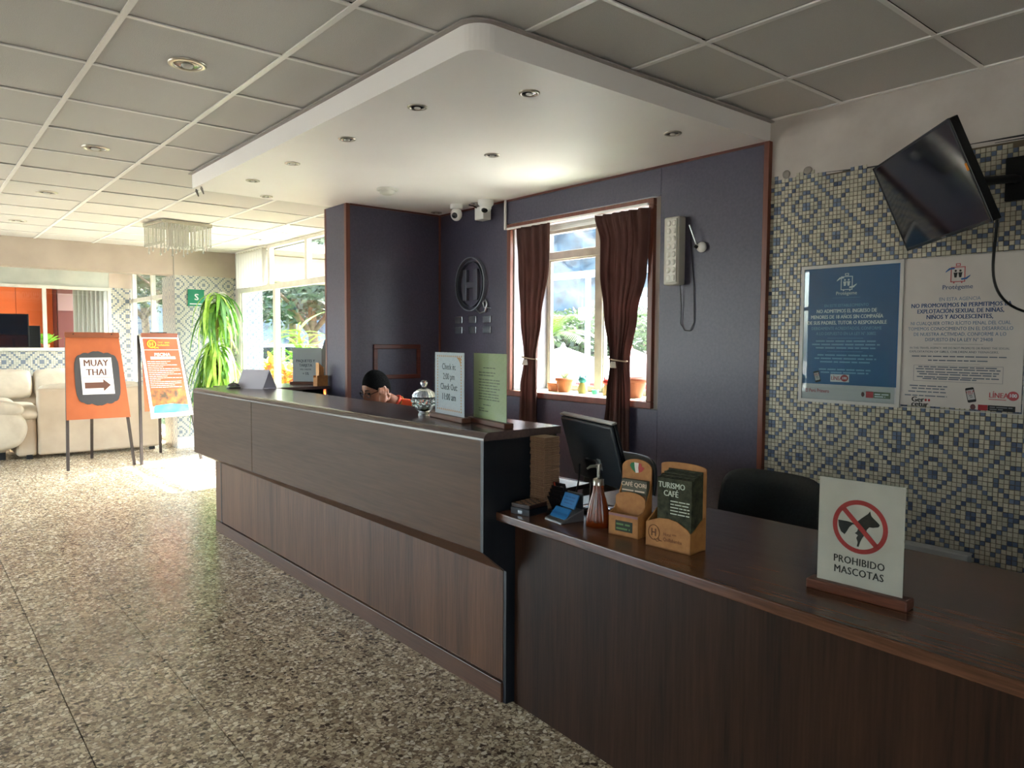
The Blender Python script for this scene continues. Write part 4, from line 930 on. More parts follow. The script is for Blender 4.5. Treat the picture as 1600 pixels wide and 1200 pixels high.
# glass jar with lid
gl_t = mat('cut_glass', 'eef4f4', .04, 0, .6, trans=1.0, ior=1.47)
t = thing('glass_jar', 'cut glass candy jar with a knobbed lid on the counter', 'jar', (1.905, 2.935, 1.10))
MB().lathe([(.026, 0), (.028, .006), (.020, .012), (.040, .03), (.052, .055), (.056, .075), (.053, .085), (.048, .085), (.050, .072), (.046, .054), (.034, .032), (.0001, .018)], n=72, rib=.035, ribn=18).build('bowl', gl_t, t)
MB().lathe([(.054, .086), (.055, .092), (.046, .108), (.028, .122), (.012, .128), (.009, .134), (.013, .142), (.017, .152), (.012, .163), (.0001, .166)], n=72, rib=.03, ribn=18).build('lid', gl_t, t)
b = MB()
for k in range(11):
    a = 2*PI*k/11
    for zz, rr_ in ((.05, .0505), (.068, .0555)): b.ball((rr_*math.cos(a+zz*20), rr_*math.sin(a+zz*20), zz), (.008, .008, .009), 8, 5)
b.build('cut_pattern', gl_t, t)
# bell
t = thing('service_bell', 'small dark metal service bell near the far end of the counter', 'bell', (1.86, 5.38, 1.10))
MB().lathe([(.050, 0), (.050, .006), (.040, .009), (.020, .010)], n=28).build('base', mat('bell_black', '1a1a1c', .3), t)
MB().lathe([(.042, .014), (.040, .024), (.028, .036), (.010, .042), (.0001, .043)], n=28).build('dome', mat('bell_metal', '6c6c70', .2, .9), t); MB().cyl((0, 0, .042), (0, 0, .052), .005, n=10).build('button', mat('bell_metal'), t)
# tent card
t = thing('tent_card', 'blank white folded tent card on the far end of the counter', 'card', (2.0, 5.30, 1.10), 0)
U = V(.44, -.90, 0).normalized(); Nn = U.cross(Z)
card = noisy('lilac_card', 'b4aeb8', 'beb8c1', 4, .6)
b = MB()
A_, B_, w = -U*.13+Nn*.07, -U*.13-Nn*.07, .25; top = Z*.135
for P in (A_, B_):
    n_ = (Nn if P is A_ else -Nn)*.001; T = -U*.13+top
    b.hexa([P, P+U*w, P+U*w+n_*2, P+n_*2, T, T+U*w, T+U*w+n_*2, T+n_*2])
b.build('folded_sheet', card, t)
b = MB().hexa([A_+Z*0, A_+U*w, B_+U*w, B_, A_+Z*.0012, A_+U*w+Z*.0012, B_+U*w+Z*.0012, B_+Z*.0012]); b.build('base_flap', card, t)
# sign and leaflet box on the return shelf
t, O, U, w, h = stand_sign('card_fee_sign', 'white payment card notice on the shelf in front of the garden window', (2.565, 6.0), (2.755, 5.81), 1.078, .31, sheetm=mat('grey_white_paper', 'bfbdc4', .5, translucent=.2))
b = MB(); xc = w*.45
for s, yy, sz in (('PAQUETES Y', .165, .034), ('TARJETA', .128, .034), ('VISA / MASTER', .098, .018), ('+ 5%', .058, .032)): b.text(s, sz, O+U*xc+Z*yy, U, Z, 'CENTER', .02, .0012, .85)
b.build('lettering', mat('dark_blue_ink', '3a3c50', .6), t)
kraft = noisy('kraft_board', '96643a', 'ab7844', 40, .7); kraftd = noisy('kraft_board_deep', '93602f', 'a67139', 40, .75)
t = thing('leaflet_box', 'small orange wooden leaflet box against the partition end', 'leaflet holder', (2.655, 5.635, 1.078), .1)
b = MB(); b.box(-.05, .05, -.03, -.026, 0, .085); b.box(-.05, .05, .026, .03, 0, .085); b.box(-.05, -.046, -.026, .026, 0, .07); b.box(.046, .05, -.026, .026, 0, .085); b.build('box_body', kraft, t)
for k in range(4): MB().box(-.03+.014*k, -.027+.014*k, -.024, .024, .003, .19-.012*k).build('leaflet', mat('tan_leaflet', 'c79560', .6), t)
t = thing('dark_folder', 'black folder leaning against the partition end behind the leaflet box', 'folder', (2.86, 5.90, 1.078)); mf = Matrix.Rotation(.33, 4, 'Y')
MB().box(-.11, -.098, -.11, .11, .03, .36, m=mf).build('folder_cover', mat('folder_dark', '2b2e34', .4), t); MB().box(-.097, -.094, -.105, .105, .035, .355, m=mf).build('folder_sheets', paper, t)
# ---------------------------------------------------------------- desk items
DZ = .79
kb = noisy('brown_card_edge', '6d503c', '8a6a50', 300, .8); kbt = noisy('tan_card_face', 'a98a66', 'b99a76', 30, .7)
mcard = bpy.data.meshes.new('card'); 
cb0 = MB().box(-.042, .042, -.042, .042, 0, .0085); 
t = thing('card_bundle', 'lowest of the brown kraft card packs stacked against the dark counter end', 'card pack', (1.965, 2.150, DZ), 0, 'brown kraft card packs stacked against the counter end')
pk = cb0.build('pack', kb, t, bevel=.0015, seg=1); MB().box(-.041, .041, -.041, .041, .0085, .0088).build('top_card', kbt, t)
N_ = 32
words_ = ['second', 'third', 'fourth', 'fifth', 'sixth', 'seventh', 'eighth', 'ninth', 'tenth', 'eleventh', 'twelfth', 'thirteenth', 'fourteenth', 'fifteenth', 'sixteenth']
for k in range(1, N_):
    if k == N_-1: lb = 'topmost brown kraft card pack of the tall stack beside the counter end'
    elif k < 16: lb = '%s brown kraft card pack from the bottom of the tall stack' % words_[k-1]
    else: lb = '%s brown kraft card pack from the top of the tall stack' % words_[N_-k-2]
    dup(t, (1.965+random.uniform(-.002, .002), 2.150+random.uniform(-.002, .002), DZ+.0089*k), random.uniform(-.05, .05), lb)
# dark chocolate boxes with diamond tops
t = thing('patterned_box', 'flat dark box with tan diamond pattern lying at the desk end', 'box', (1.86, 2.115, DZ), .15)
MB().box(-.06, .05, -.045, .05, 0, .026).build('box_body', mat('navy_box', '14171d', .35), t, bevel=.002); MB().box(-.058, .048, -.043, .048, .0265, .042).build('lid', mat('choco_lid', '2a1a17', .4), t, bevel=.002)
b = MB()
for i in range(4):
    for j in range(4):
        x, y = -.045+.028*i+(.014 if j % 2 else 0)-.005, -.033+.022*j
        b.prism([(x-.011, y), (x, y-.010), (x+.011, y), (x, y+.010)], V(0, 0, 0), X, Y, .0421, .0425)
b.build('diamond_print', mat('tan_print', 'a9866a', .5), t)
MB().box(-.0615, -.06, -.01, .012, .006, .018).build('clasp', mat('silver_badge'), t)
t = thing('dark_card_fan', 'black cards with red edging fanned in a holder beside the brown stack', 'card holder', (1.925, 2.035, DZ), .0)
for k in range(5):
    m4 = Matrix.Translation((0.03*k/4, 0, .03+.012*k)) @ Matrix.Rotation(-.5+.05*k, 4, 'Y')
    MB().box(-.002, .002, -.035+.003*k, .035+.002*k, -.028, .04, m=m4).build('card', mat('black_card', '1b1718', .35), t)
m4 = Matrix.Translation((.028, 0, .078)) @ Matrix.Rotation(-.3, 4, 'Y')
b = MB(); P = m4.translation; 
Uc, Vc = mY, (m4.to_3x3() @ Z)
b.text('café', .022, Vector(P)+Vc*.014+V(-.004, 0, 0), Uc, Vc, 'CENTER', .03, .0015); b.text('cacao', .022, Vector(P)+Vc*-.006+V(-.004, 0, 0), Uc, Vc, 'CENTER', .03, .0015); b.build('lettering', mat('cream_print', 'c9b39c', .5), t)
b = MB(); b.box(-.003, .0, .030, .036, -.028, .04, m=m4); b.build('red_edge', mat('red_print', '9a3a24', .5), t)
MB().box(-.02, .04, -.038, .038, 0, .008).build('holder_base', black, t)
t = thing('blue_card_holder', 'silver two-tier holder with bright blue business cards', 'card holder', (1.885, 1.945, DZ), -.12)
sv = mat('satin_silver', '8d9094', .3, .8); bc = noisy('blue_card', '1a5f96', '2170a8', 4, .4)
MB().hexa([V(-.062, -.052, 0), V(.045, -.052, 0), V(.045, .052, 0), V(-.062, .052, 0), V(-.058, -.052, .008), V(.045, -.052, .045), V(.045, .052, .045), V(-.058, .052, .008)]).build('holder_body', sv, t, bevel=.003)
def tilt_card(cx_, cz_, w_, h_, ang, name, mt):
    m4 = Matrix.Translation((cx_, 0, cz_)) @ Matrix.Rotation(ang, 4, 'Y')
    o = MB().box(-.003, .003, -w_/2, w_/2, 0, h_, m=m4).build(name, mt, t, bevel=.001, seg=1); return m4
mA = tilt_card(-.040, .012, .092, .046, .75, 'front_cards', bc)
mB_ = tilt_card(.006, .045, .084, .055, .45, 'rear_cards', bc); MB().box(.040, .046, -.046, .046, 0, .10).build('back_plate', black, t, bevel=.003)
b = MB(); Vc = mA.to_3x3() @ Z; b.text('AGUA Q HOTEL', .014, Vector(mA.translation)+Vc*.014, mY, Vc, 'CENTER', .02, .0036); b.build('lettering', mat('navy_print', '123a66', .5), t)
b = MB(); Vc = mB_.to_3x3() @ Z; b.words(Vector(mB_.translation)+Vc*.038, mY, Vc, .06, .006, .0036, 4, True); b.words(Vector(mB_.translation)+Vc*.026, mY, Vc, .06, .006, .0036, 5, True); b.words(Vector(mB_.translation)+Vc*.014, mY, Vc, .05, .006, .0036, 6, True); b.build('small_print', mat('mid_blue_print', '154a7c', .5), t)
# amber dispenser
t = thing('soap_dispenser', 'ribbed amber glass pump dispenser with silver neck on the desk', 'dispenser', (1.915, 1.81, DZ))
amb = mat('amber_glass', '8a3a12', .1, 0, .6, trans=.55, ior=1.45)
MB().lathe([(.040, 0), (.043, .004), (.041, .03), (.032, .08), (.021, .12), (.018, .14), (.018, .148)], n=96, rib=.05, ribn=20).build('bottle', amb, t)
MB().lathe([(.034, .004), (.036, .008), (.034, .03), (.026, .075), (.017, .115), (.0001, .116)], n=24).build('liquid', mat('amber_liquid', 'b8440f', .1, trans=.6), t)
MB().lathe([(.021, .148), (.021, .170), (.016, .173), (.008, .176)], n=24).build('collar', mat('satin_neck', 'a8a39a', .25, .9), t)
b = MB(); b.cyl((0, 0, .176), (0, 0, .212), .006, n=12); b.cyl((0, 0, .210), (0, 0, .224), .011, n=16); b.tube([(0, 0, .217), (-.03, .012, .216), (-.042, .017, .208)], [.006, .005, .004], 8); b.build('pump', mat('pump_grey', '8f8b82', .3, .8), t)
# kraft holder 1
def facing(A, B): 
    U = (V(*B, 0)-V(*A, 0)).normalized(); return U, U.cross(Z), (V(*B, 0)-V(*A, 0)).length
U, Nn, w = facing((1.868, 1.715), (1.885, 1.598))
t = thing('cork_leaflet_holder', 'tall kraft stand with an arched back and a tricolour leaf emblem', 'leaflet holder', ((1.868+1.885)/2, (1.715+1.598)/2, DZ))
O = -U*w/2
def arch(w_, h_, r_, n_=12): return [(0, 0), (w_, 0)]+[(w_/2+w_/2*math.cos(PI*k/n_), h_-r_+r_*math.sin(PI*k/n_)) for k in range(n_+1)]
MB().slab(O, U, Z, 0, w, 0, .004, -.085, 0).build('bottom', kraft, t)
MB().prism(arch(w, .255, .03), O, U, Z, -.085, -.080).build('back_board', kraft, t); MB().prism(arch(w, .145, .022), O, U, Z, -.045, -.041).build('middle_board', kraft, t)
MB().slab(O, U, Z, 0, w, 0, .075, -.004, 0).build('front_board', kraft, t)
for x0 in (-.0005, w-.0035): MB().prism([(0, 0), (.085, 0), (.085, .19), (.07, .15), (.05, .11), (.03, .085), (0, .075)], O+U*(x0+.004), -Nn, Z, -.004, 0).build('side_board', kraftd, t)
MB().slab(O, U, Z, .012, w-.006, .09, .185, -.078, -.060).build('leaflet_stack', mat('dark_leaflet', '4b4a3c', .5), t)
b = MB(); b.text('CAFÉ QORI', .021, O+U*w*.52+Z*.162, U, Z, 'CENTER', .03, -.0592, .95); b.words(O+U*w*.5+Z*.145, U, Z, .09, .008, -.0592, 2, True); b.build('lettering', mat('cream_print'), t)
MB().slab(O, U, Z, .012, w-.04, .092, .13, -.0598, -.0594).build('green_print', mat('green_print', '3f5c46', .5), t); MB().slab(O, U, Z, w-.038, w-.008, .092, .135, -.0598, -.0594).build('brown_print', mat('brown_print', '7a5a40', .5), t)
lc = (w*.52, .225)
MB().prism([(lc[0]-.030, lc[1]+.006), (lc[0]-.020, lc[1]-.008), (lc[0]-.006, lc[1]-.018), (lc[0]-.010, lc[1]), (lc[0]-.012, lc[1]+.018), (lc[0]-.024, lc[1]+.016)], O, U, Z, -.0798, -.079).build('emblem_green', mat('leaf_green', '1f6b3f', .5), t)
MB().prism([(lc[0]-.006, lc[1]-.018), (lc[0]+.006, lc[1]-.016), (lc[0]+.004, lc[1]), (lc[0]+.006, lc[1]+.017), (lc[0]-.012, lc[1]+.018), (lc[0]-.010, lc[1])], O, U, Z, -.0798, -.079).build('emblem_white', mat('leaf_white', 'd5cdc4', .5), t)
MB().prism([(lc[0]+.006, lc[1]-.016), (lc[0]+.018, lc[1]-.012), (lc[0]+.030, lc[1]+.002), (lc[0]+.018, lc[1]+.006), (lc[0]+.016, lc[1]+.016), (lc[0]+.006, lc[1]+.017), (lc[0]+.004, lc[1])], O, U, Z, -.0798, -.079).build('emblem_red', mat('leaf_red', 'a33a34', .5), t)
MB().slab(O, U, Z, .028, w-.022, .016, .052, .0004, .001).build('front_label', mat('green_black_label', '263022', .5), t)
b = MB(); b.words(O+U*w*.5+Z*.037, U, Z, .055, .010, .0014, 4, True); b.words(O+U*w*.5+Z*.022, U, Z, .055, .010, .0014, 5, True); b.build('label_print', mat('label_green', '5a7a4a', .5), t)
MB().slab(O, U, Z, .0, w-.002, .066, .074, .0002, .0012).build('rim_print', mat('rim_pink', '8d6668', .5), t)
# kraft holder 2 with leaflets
U, Nn, w = facing((1.855, 1.540), (1.868, 1.372))
t = thing('tourism_leaflet_holder', 'kraft box with engraved Q holding a thick stack of dark tourism leaflets', 'leaflet holder', ((1.855+1.868)/2, (1.54+1.372)/2, DZ)); O = -U*w/2
MB().slab(O, U, Z, 0, w, 0, .004, -.085, 0).build('bottom', kraft, t)
MB().prism([(0, 0), (w, 0), (w, .062), (w*.93, .075), (w*.7, .095), (w*.5, .100), (w*.3, .097), (w*.1, .085), (0, .078)], O, U, Z, -.004, 0).build('front_board', kraft, t)
MB().prism(arch(w, .27, .012), O, U, Z, -.087, -.083).build('back_board', kraft, t)
MB().prism([(0, 0), (.085, 0), (.085, .105), (.06, .095), (.03, .075), (0, .062)], O+U*w, -Nn, Z, -.004, 0).build('side_board', kraftd, t)
MB().prism([(0, 0), (.085, 0), (.085, .12), (.06, .115), (.03, .095), (0, .078)], O+U*.004, -Nn, Z, -.004, 0).build('side_board', kraftd, t)
b = MB(); pts = [(.032+.021*math.cos(a), .048+.024*math.sin(a)) for a in [2*PI*k/28 for k in range(29)]]
b.tube([O+U*x+Z*y+Nn*.0008 for x, y in pts], .0011, 5); b.tube([O+U*x+Z*y+Nn*.0008 for x, y in ((.034, .028), (.045, .020), (.054, .024), (.050, .032), (.044, .028), (.062, .024))], .0011, 5)
b.slab(O, U, Z, .022, .026, .036, .060, .0002, .0012); b.slab(O, U, Z, .036, .040, .036, .060, .0002, .0012); b.slab(O, U, Z, .026, .036, .046, .050, .0002, .0012)
b.text('Hotel ***', .015, O+U*.068+Z*.044, U, Z, 'LEFT', .01, .0008, .85); b.text('Quillabamba', .016, O+U*.068+Z*.027, U, Z, 'LEFT', .015, .0008, .85)
b.build('engraving', mat('burnt_brown', '5e3a1e', .8), t)
lm = noisy('dark_green_leaflet', '1c2018', '454533', 45, .7, spec=.2); le = mat('leaflet_edge', '3c443c', .6)
for k in range(11):
    x_ = .008+random.uniform(0, .002); d_ = -.012-.006*k
    lf = MB().slab(O, U, Z, .034+x_*.5, w-.004, .006, .228+.002*k+random.uniform(-.003, .003), d_, d_+.0052).build('leaflet', lm if k else lm, t)
    if k == 0:
        b = MB(); O2 = O+U*.038; 
        b.text('TURISMO', .026, O2+U*.004+Z*.198, U, Z, 'LEFT', .025, d_+.0058, .9); b.text('CAFÉ', .026, O2+U*.024+Z*.172, U, Z, 'LEFT', .025, d_+.0058, .9)
        for q in range(5): b.words(O2+U*.05+Z*(.156-.010*q), U, Z, .07, .005, d_+.0058, 20+q)
        o3 = b.build('lettering', mat('pale_print_2', 'b9bfae', .5), lf)
# prohibited sign
canvas = noisy('sign_canvas', 'b5a9a0', 'c2b6ac', 9, .6, bump=.15, bscale=6)
t, O, U, w, h = stand_sign('no_pets_sign', 'white no pets sign with a red prohibition circle on the near desk', (1.895, .985), (1.905, .752), DZ, .305, base=(.02, .05, .026), ext=.012, sheetm=canvas)
b = MB(); n = 48; ro, ri = .070, .058; c0_ = (w*.50, .160)
vs = [O+U*(c0_[0]+r*math.cos(2*PI*i/n))+Z*(c0_[1]+r*math.sin(2*PI*i/n))+U.cross(Z)*.0019 for r in (ro, ri) for i in range(n)]
b.add(vs, [(i, (i+1) % n, n+(i+1) % n, n+i) for i in range(n)])
dd = V(.7071, 0, 0); a_ = (-.7071, .7071); 
q = [(-.7071*.062+.0045, .7071*.062+.0045), (-.7071*.062-.0045, .7071*.062-.0045), (.7071*.062-.0045, -.7071*.062-.0045), (.7071*.062+.0045, -.7071*.062+.0045)]
b.prism([(c0_[0]+x, c0_[1]+y) for x, y in q], O, U, Z, .0018, .0019); b.build('prohibition_circle', mat('sign_red', '9e2a2a', .5), t)
# dog silhouette: body+head polygon, with cat shaped gap
dog = [(-.056, .010), (-.030, .010), (-.018, .008), (-.006, .014), (.004, .024), (.012, .031), (.020, .038), (.0245, .046), (.028, .034), (.034, .028), (.044, .020), (.050, .014), (.046, .008), (.032, .004), (.024, .004), (.018, -.004), (.014, -.016), (.006, -.030), (.002, -.040), (-.001, -.052), (-.006, -.052), (-.004, -.040), (-.008, -.030), (-.004, -.022), (-.012, -.018), (-.006, -.012), (-.004, -.004), (-.010, .004), (-.018, .004), (-.026, -.004), (-.032, -.016), (-.038, -.026), (-.048, -.020), (-.054, -.006)]
from mathutils.geometry import tessellate_polygon
b = MB(); b.add([O+U*(c0_[0]+x*1.0)+Z*(c0_[1]+y*1.0)+U.cross(Z)*.0015 for x, y in dog], [tuple(f) for f in tessellate_polygon([[V(x, y, 0) for x, y in dog]])]); ob = b.build('dog_silhouette', mat('sign_black', '1b1917', .6), t)
b = MB(); b.text('PROHIBIDO', .0275, O+U*w*.5+Z*.058, U, Z, 'CENTER', .022, .0016, .86, 0, 1.06); b.text('MASCOTAS', .0275, O+U*w*.5+Z*.030, U, Z, 'CENTER', .022, .0016, .86, 0, 1.06); b.build('lettering', mat('sign_black'), t)
# monitor seen from behind
TL, TR, BL, BR = V(2.10, 2.185, 1.149), V(1.975, 1.780, 1.147), V(2.185, 2.20, .89), V(2.06, 1.795, .91)
mc = (TL+TR+BL+BR)/4; Um = (TR-TL).normalized(); Vm = ((TL-BL)-(TL-BL).dot(Um)*Um).normalized(); Nm = Um.cross(Vm)
t = thing('monitor', 'black flat monitor seen from behind, leaning on a round glossy foot', 'monitor', (2.09, 1.98, DZ))
Om = mc-V(2.09, 1.98, DZ)-Um*.21-Vm*.135; wM, hM = .42, .27
MB().slab(Om, Um, Vm, 0, wM, 0, hM, -.012, 0).build('screen_frame', mat('monitor_black', '101216', .22), t, bevel=.003)
MB().slab(Om, Um, Vm, .006, wM-.006, .008, hM-.008, 0, .016).build('rear_shell', noisy('brushed_back', '23272d', '2f343a', 30, .32, stretch=(1, 1, 12)), t, bevel=.007)
MB().slab(Om, Um, Vm, -.001, wM+.001, hM-.003, hM+.004, -.013, .010).build('top_edge', mat('silver_edge', 'a5a3a0', .3, .7), t, bevel=.002)
MB().slab(Om, Um, Vm, .008, wM-.008, .010, hM-.010, -.0135, -.012).build('display', mat('tv_screen'), t)
MB().slab(Om, Um, Vm, .16, .26, .0, .11, .016, .030).build('neck_mount', black, t, bevel=.008)
hp = Om+Um*.21+Vm*.02+Nm*.02
MB().tube([hp, V(hp.x-.005, hp.y, .06), V(0, 0, .012)], [.022, .026, .034], 12).build('neck', mat('glossy_black', '0b0c0f', .12), t)
MB().lathe([(.085, 0), (.087, .006), (.07, .013), (.03, .018), (.0001, .019)], n=40).build('foot', mat('glossy_black'), t)
MB().slab(Om, Um, Vm, .245, .275, .07, .115, .0165, .0172).build('rear_label', mat('pale_label', '8f9396', .4), t)
MB().tube(bez([hp+Um*-.12+Vm*.05, hp+Um*-.14+V(0, 0, -.08), V(.03, .17, .02), V(.05, .19, .004), V(.12, .20, .004)]), .004, 6).build('cable', black, t)
# papers on the worktop
for k, (x, y, a, lb) in enumerate(((2.46, 2.64, .1, 'white lined paper sheet on the staff worktop beside the monitor'), (2.33, 3.02, -.2, 'white paper sheet on the middle of the staff worktop'), (2.42, 4.0, .3, 'white paper sheet in front of the receptionist'))):
    t = thing('paper_sheet', lb, 'paper', (x, y, .757), a); MB().box(-.10, .10, -.15, .15, .0002, .0022).build('sheet', paper, t)
    b = MB()
    for q in range(12): b.box(-.085, .085, -.13+.021*q, -.129+.021*q, .0023, .0025)
    b.build('ruled_lines', ink_b2, t)
# ---------------------------------------------------------------- office chairs
def make_chair(label, loc, rz):
    t = thing('office_chair', label, 'chair', loc, rz, 'black leather office chairs behind the desk')
    # chair faces local -X ; back at +X
    b = MB(); n, m = 20, 16; vs = []
    def rad(u): return 1
    W_, H_ = .25, .42
    pts = []
    for sgn in (1, -1):
        for j in range(m+1):
            for i in range(n+1):
                u = -1+2*i/n; v = -1+2*j/m
                # superellipse mapping
                e = .22
                y = math.copysign(abs(math.sin(u*PI/2))**.9, u); z = math.copysign(abs(math.sin(v*PI/2))**.9, v)
                k_ = (abs(y)**5+abs(z)**5)**.2; mx = max(abs(y), abs(z)); f = (mx/k_) if k_ > 0 else 1
                y2, z2 = y*f, z*f; edge = 1-max(abs(y), abs(z))**6
                x = .045*math.cos(y2*1.2)*0 - .05*y2*y2 + sgn*.028*edge**.5
                pts.append(V(x+.22+.03*(z2), y2*W_, .68+z2*H_/2))
    fs = []
    N1 = (n+1)*(m+1)
    for s_i in range(2):
        for j in range(m):
            for i in range(n):
                a = s_i*N1+j*(n+1)+i; f_ = (a, a+1, a+n+2, a+n+1); fs.append(f_ if s_i == 0 else f_[::-1])
    b.add(pts, fs, True); b.build('backrest', black_lea, t)
    MB().box(-.24, .20, -.24, .24, .42, .50).build('seat', black_lea, t, bevel=.035, seg=4)
    for y in (-.27, .27):
        a = MB().tube([(.16, y*.9, .46), (.17, y*1.05, .60), (.10, y*1.08, .655), (-.12, y*1.08, .655), (-.16, y*1.05, .60), (-.12, y*.9, .44)], .013, 8).build('armrest', black, t)
    MB().box(.14, .24, -.03, .03, .36, .62).build('back_bar', black, t, bevel=.008)
    MB().cyl((0, 0, .10), (0, 0, .42), .028, n=16).build('gas_lift', chrome, t)
    for k in range(5):
        a = 2*PI*k/5+.3; c_, s_2 = math.cos(a), math.sin(a)
        l = MB().tube([(.02*c_, .02*s_2, .12), (.27*c_, .27*s_2, .085)], [.024, .014], 8).build('base_leg', black, t)
        MB().cyl((.28*c_-.02*s_2, .28*s_2+.02*c_, .03), (.28*c_+.02*s_2, .28*s_2-.02*c_, .03), .03, n=12).build('castor', black, l)
    return t
ch1 = make_chair('black leather chair tucked behind the near desk below the mosaic wall', (2.68, 1.70, 0), 0)
ch2 = dup(ch1, (2.60, 2.50, .03), -.05, 'black leather chair whose rounded back shows right of the monitor')
ch2.location.z = 0
# ---------------------------------------------------------------- receptionist
def skin_mesh(nodes, edges, root=0, sub=2):
    me = bpy.data.meshes.new('s'); names = list(nodes); me.from_pydata([nodes[k][0] for k in names], [(names.index(a), names.index(c)) for a, c in edges], [])
    o = bpy.data.objects.new('s', me); COL.objects.link(o); sk_ = o.modifiers.new('skin', 'SKIN')
    if not me.skin_vertices: me.skin_vertices.new() if hasattr(me.skin_vertices, 'new') else None
    bm = bmesh.new(); bm.from_mesh(me); L = bm.verts.layers.skin.verify()
    for v in bm.verts:
        r = nodes[names[v.index]][1]; r = (r, r) if isinstance(r, (int, float)) else r; v[L].radius = r; v[L].use_root = (v.index == root)
    bm.to_mesh(me); bm.free()
    s = o.modifiers.new('sub', 'SUBSURF'); s.levels = s.render_levels = sub
    dg = bpy.context.evaluated_depsgraph_get(); me2 = bpy.data.meshes.new_from_object(o.evaluated_get(dg)); bpy.data.objects.remove(o)
    return [tuple(v.co) for v in me2.vertices], [tuple(p.vertices) for p in me2.polygons]
PL = V(2.86, 4.42, 0)
person = thing('person', 'person in an orange shirt and glasses resting head on hand behind the counter', 'person', PL)
HC = V(-.36, .02, 1.125)     # head centre relative
hrot = Matrix.Rotation(.10, 3, 'Z') @ Matrix.Rotation(-.42, 3, 'Y')   # face local -X, pitched down
nd = {'pelvis': (V(0, 0, .56), (.15, .12)), 'waist': (V(-.02, 0, .70), (.145, .11)), 'chest': (V(-.10, 0, .88), (.16, .12)), 'upper': (V(-.17, 0, .97), (.11, .08)), 'neck': (V(-.245, .01, 1.025), .052), 'skull': (V(-.30, .015, 1.075), .05),
      'sl': (V(-.14, -.17, .965), .062), 'el': (V(-.36, -.235, .80), .042), 'wl': (V(-.405, -.135, 1.03), .029),
      'sr': (V(-.14, .17, .965), .062), 'er': (V(-.30, .28, .80), .042), 'wr': (V(-.48, .16, .79), .029),
      'hl': (V(-.10, -.10, .53), .085), 'kl': (V(-.50, -.13, .50), .06), 'al': (V(-.48, -.14, .10), .042), 'tl': (V(-.62, -.15, .05), .035),
      'hr': (V(-.10, .10, .53), .085), 'kr': (V(-.50, .13, .50), .06), 'ar': (V(-.48, .14, .10), .042), 'tr': (V(-.62, .15, .05), .035)}
ed = [('pelvis', 'waist'), ('waist', 'chest'), ('chest', 'upper'), ('upper', 'neck'), ('neck', 'skull'), ('upper', 'sl'), ('sl', 'el'), ('el', 'wl'), ('upper', 'sr'), ('sr', 'er'), ('er', 'wr'), ('pelvis', 'hl'), ('hl', 'kl'), ('kl', 'al'), ('al', 'tl'), ('pelvis', 'hr'), ('hr', 'kr'), ('kr', 'ar'), ('ar', 'tr')]
# legs stay clear of the worktop: z under .73
body = MB()
for chain in (('pelvis', 'waist', 'chest', 'upper', 'neck', 'skull'), ('upper', 'sl', 'el', 'wl'), ('upper', 'sr', 'er', 'wr'), ('pelvis', 'hl', 'kl', 'al', 'tl'), ('pelvis', 'hr', 'kr', 'ar', 'tr')):
    sub_ = {k: nd[k] for k in chain}
    if chain[-1] in ('wl', 'wr'): sub_['upper'] = (nd['upper'][0], .055)
    if chain[1] in ('hl', 'hr'): sub_['pelvis'] = (nd['pelvis'][0], .08)
    vs, fs = skin_mesh(sub_, list(zip(chain, chain[1:])), 0, 2); body.add(vs, fs, True)
# head
def headpt(p):   # unit sphere dir -> head surface (local, face -X)
    x, y, z = p
    r = V(x*.098, y*.076, z*.118)
    if x < 0:
        f = -x
        r.x -= .006*f
        if z < -.1: r.y *= 1-.28*min(1, (-z-.1)/.9); 
        if z < -.55: r.x -= .012*f
        # eye sockets, nose, lips
        for s in (-1, 1):
            d = (y-s*.38)**2/.03+(z-.05)**2/.02; r.x += .012*math.exp(-d)
        r.x -= .024*math.exp(-(y**2/.012+(z+.18)**2/.035)); r.x -= .010*math.exp(-(y**2/.010+(z-.02)**2/.04))
        r.x -= .008*math.exp(-(y**2/.05+(z+.52)**2/.006)); r.x += .004*math.exp(-(y**2/.05+(z+.58)**2/.002))
    return r
vs = []; nu, nv = 48, 36
for j in range(nv+1):
    ph = PI*j/nv
    for i in range(nu):
        a = 2*PI*i/nu; vs.append(HC+hrot @ headpt((math.sin(ph)*math.cos(a), math.sin(ph)*math.sin(a), math.cos(ph))))
hf = [(j*nu+i, (j+1)*nu+i, (j+1)*nu+(i+1) % nu, j*nu+(i+1) % nu) for j in range(nv) for i in range(nu)]
body.add(vs, hf, True)
for s in (-1, 1):
    body.ball(HC+hrot @ V(.012, s*.076, -.012), (.016, .007, .030), 12, 8, hrot)
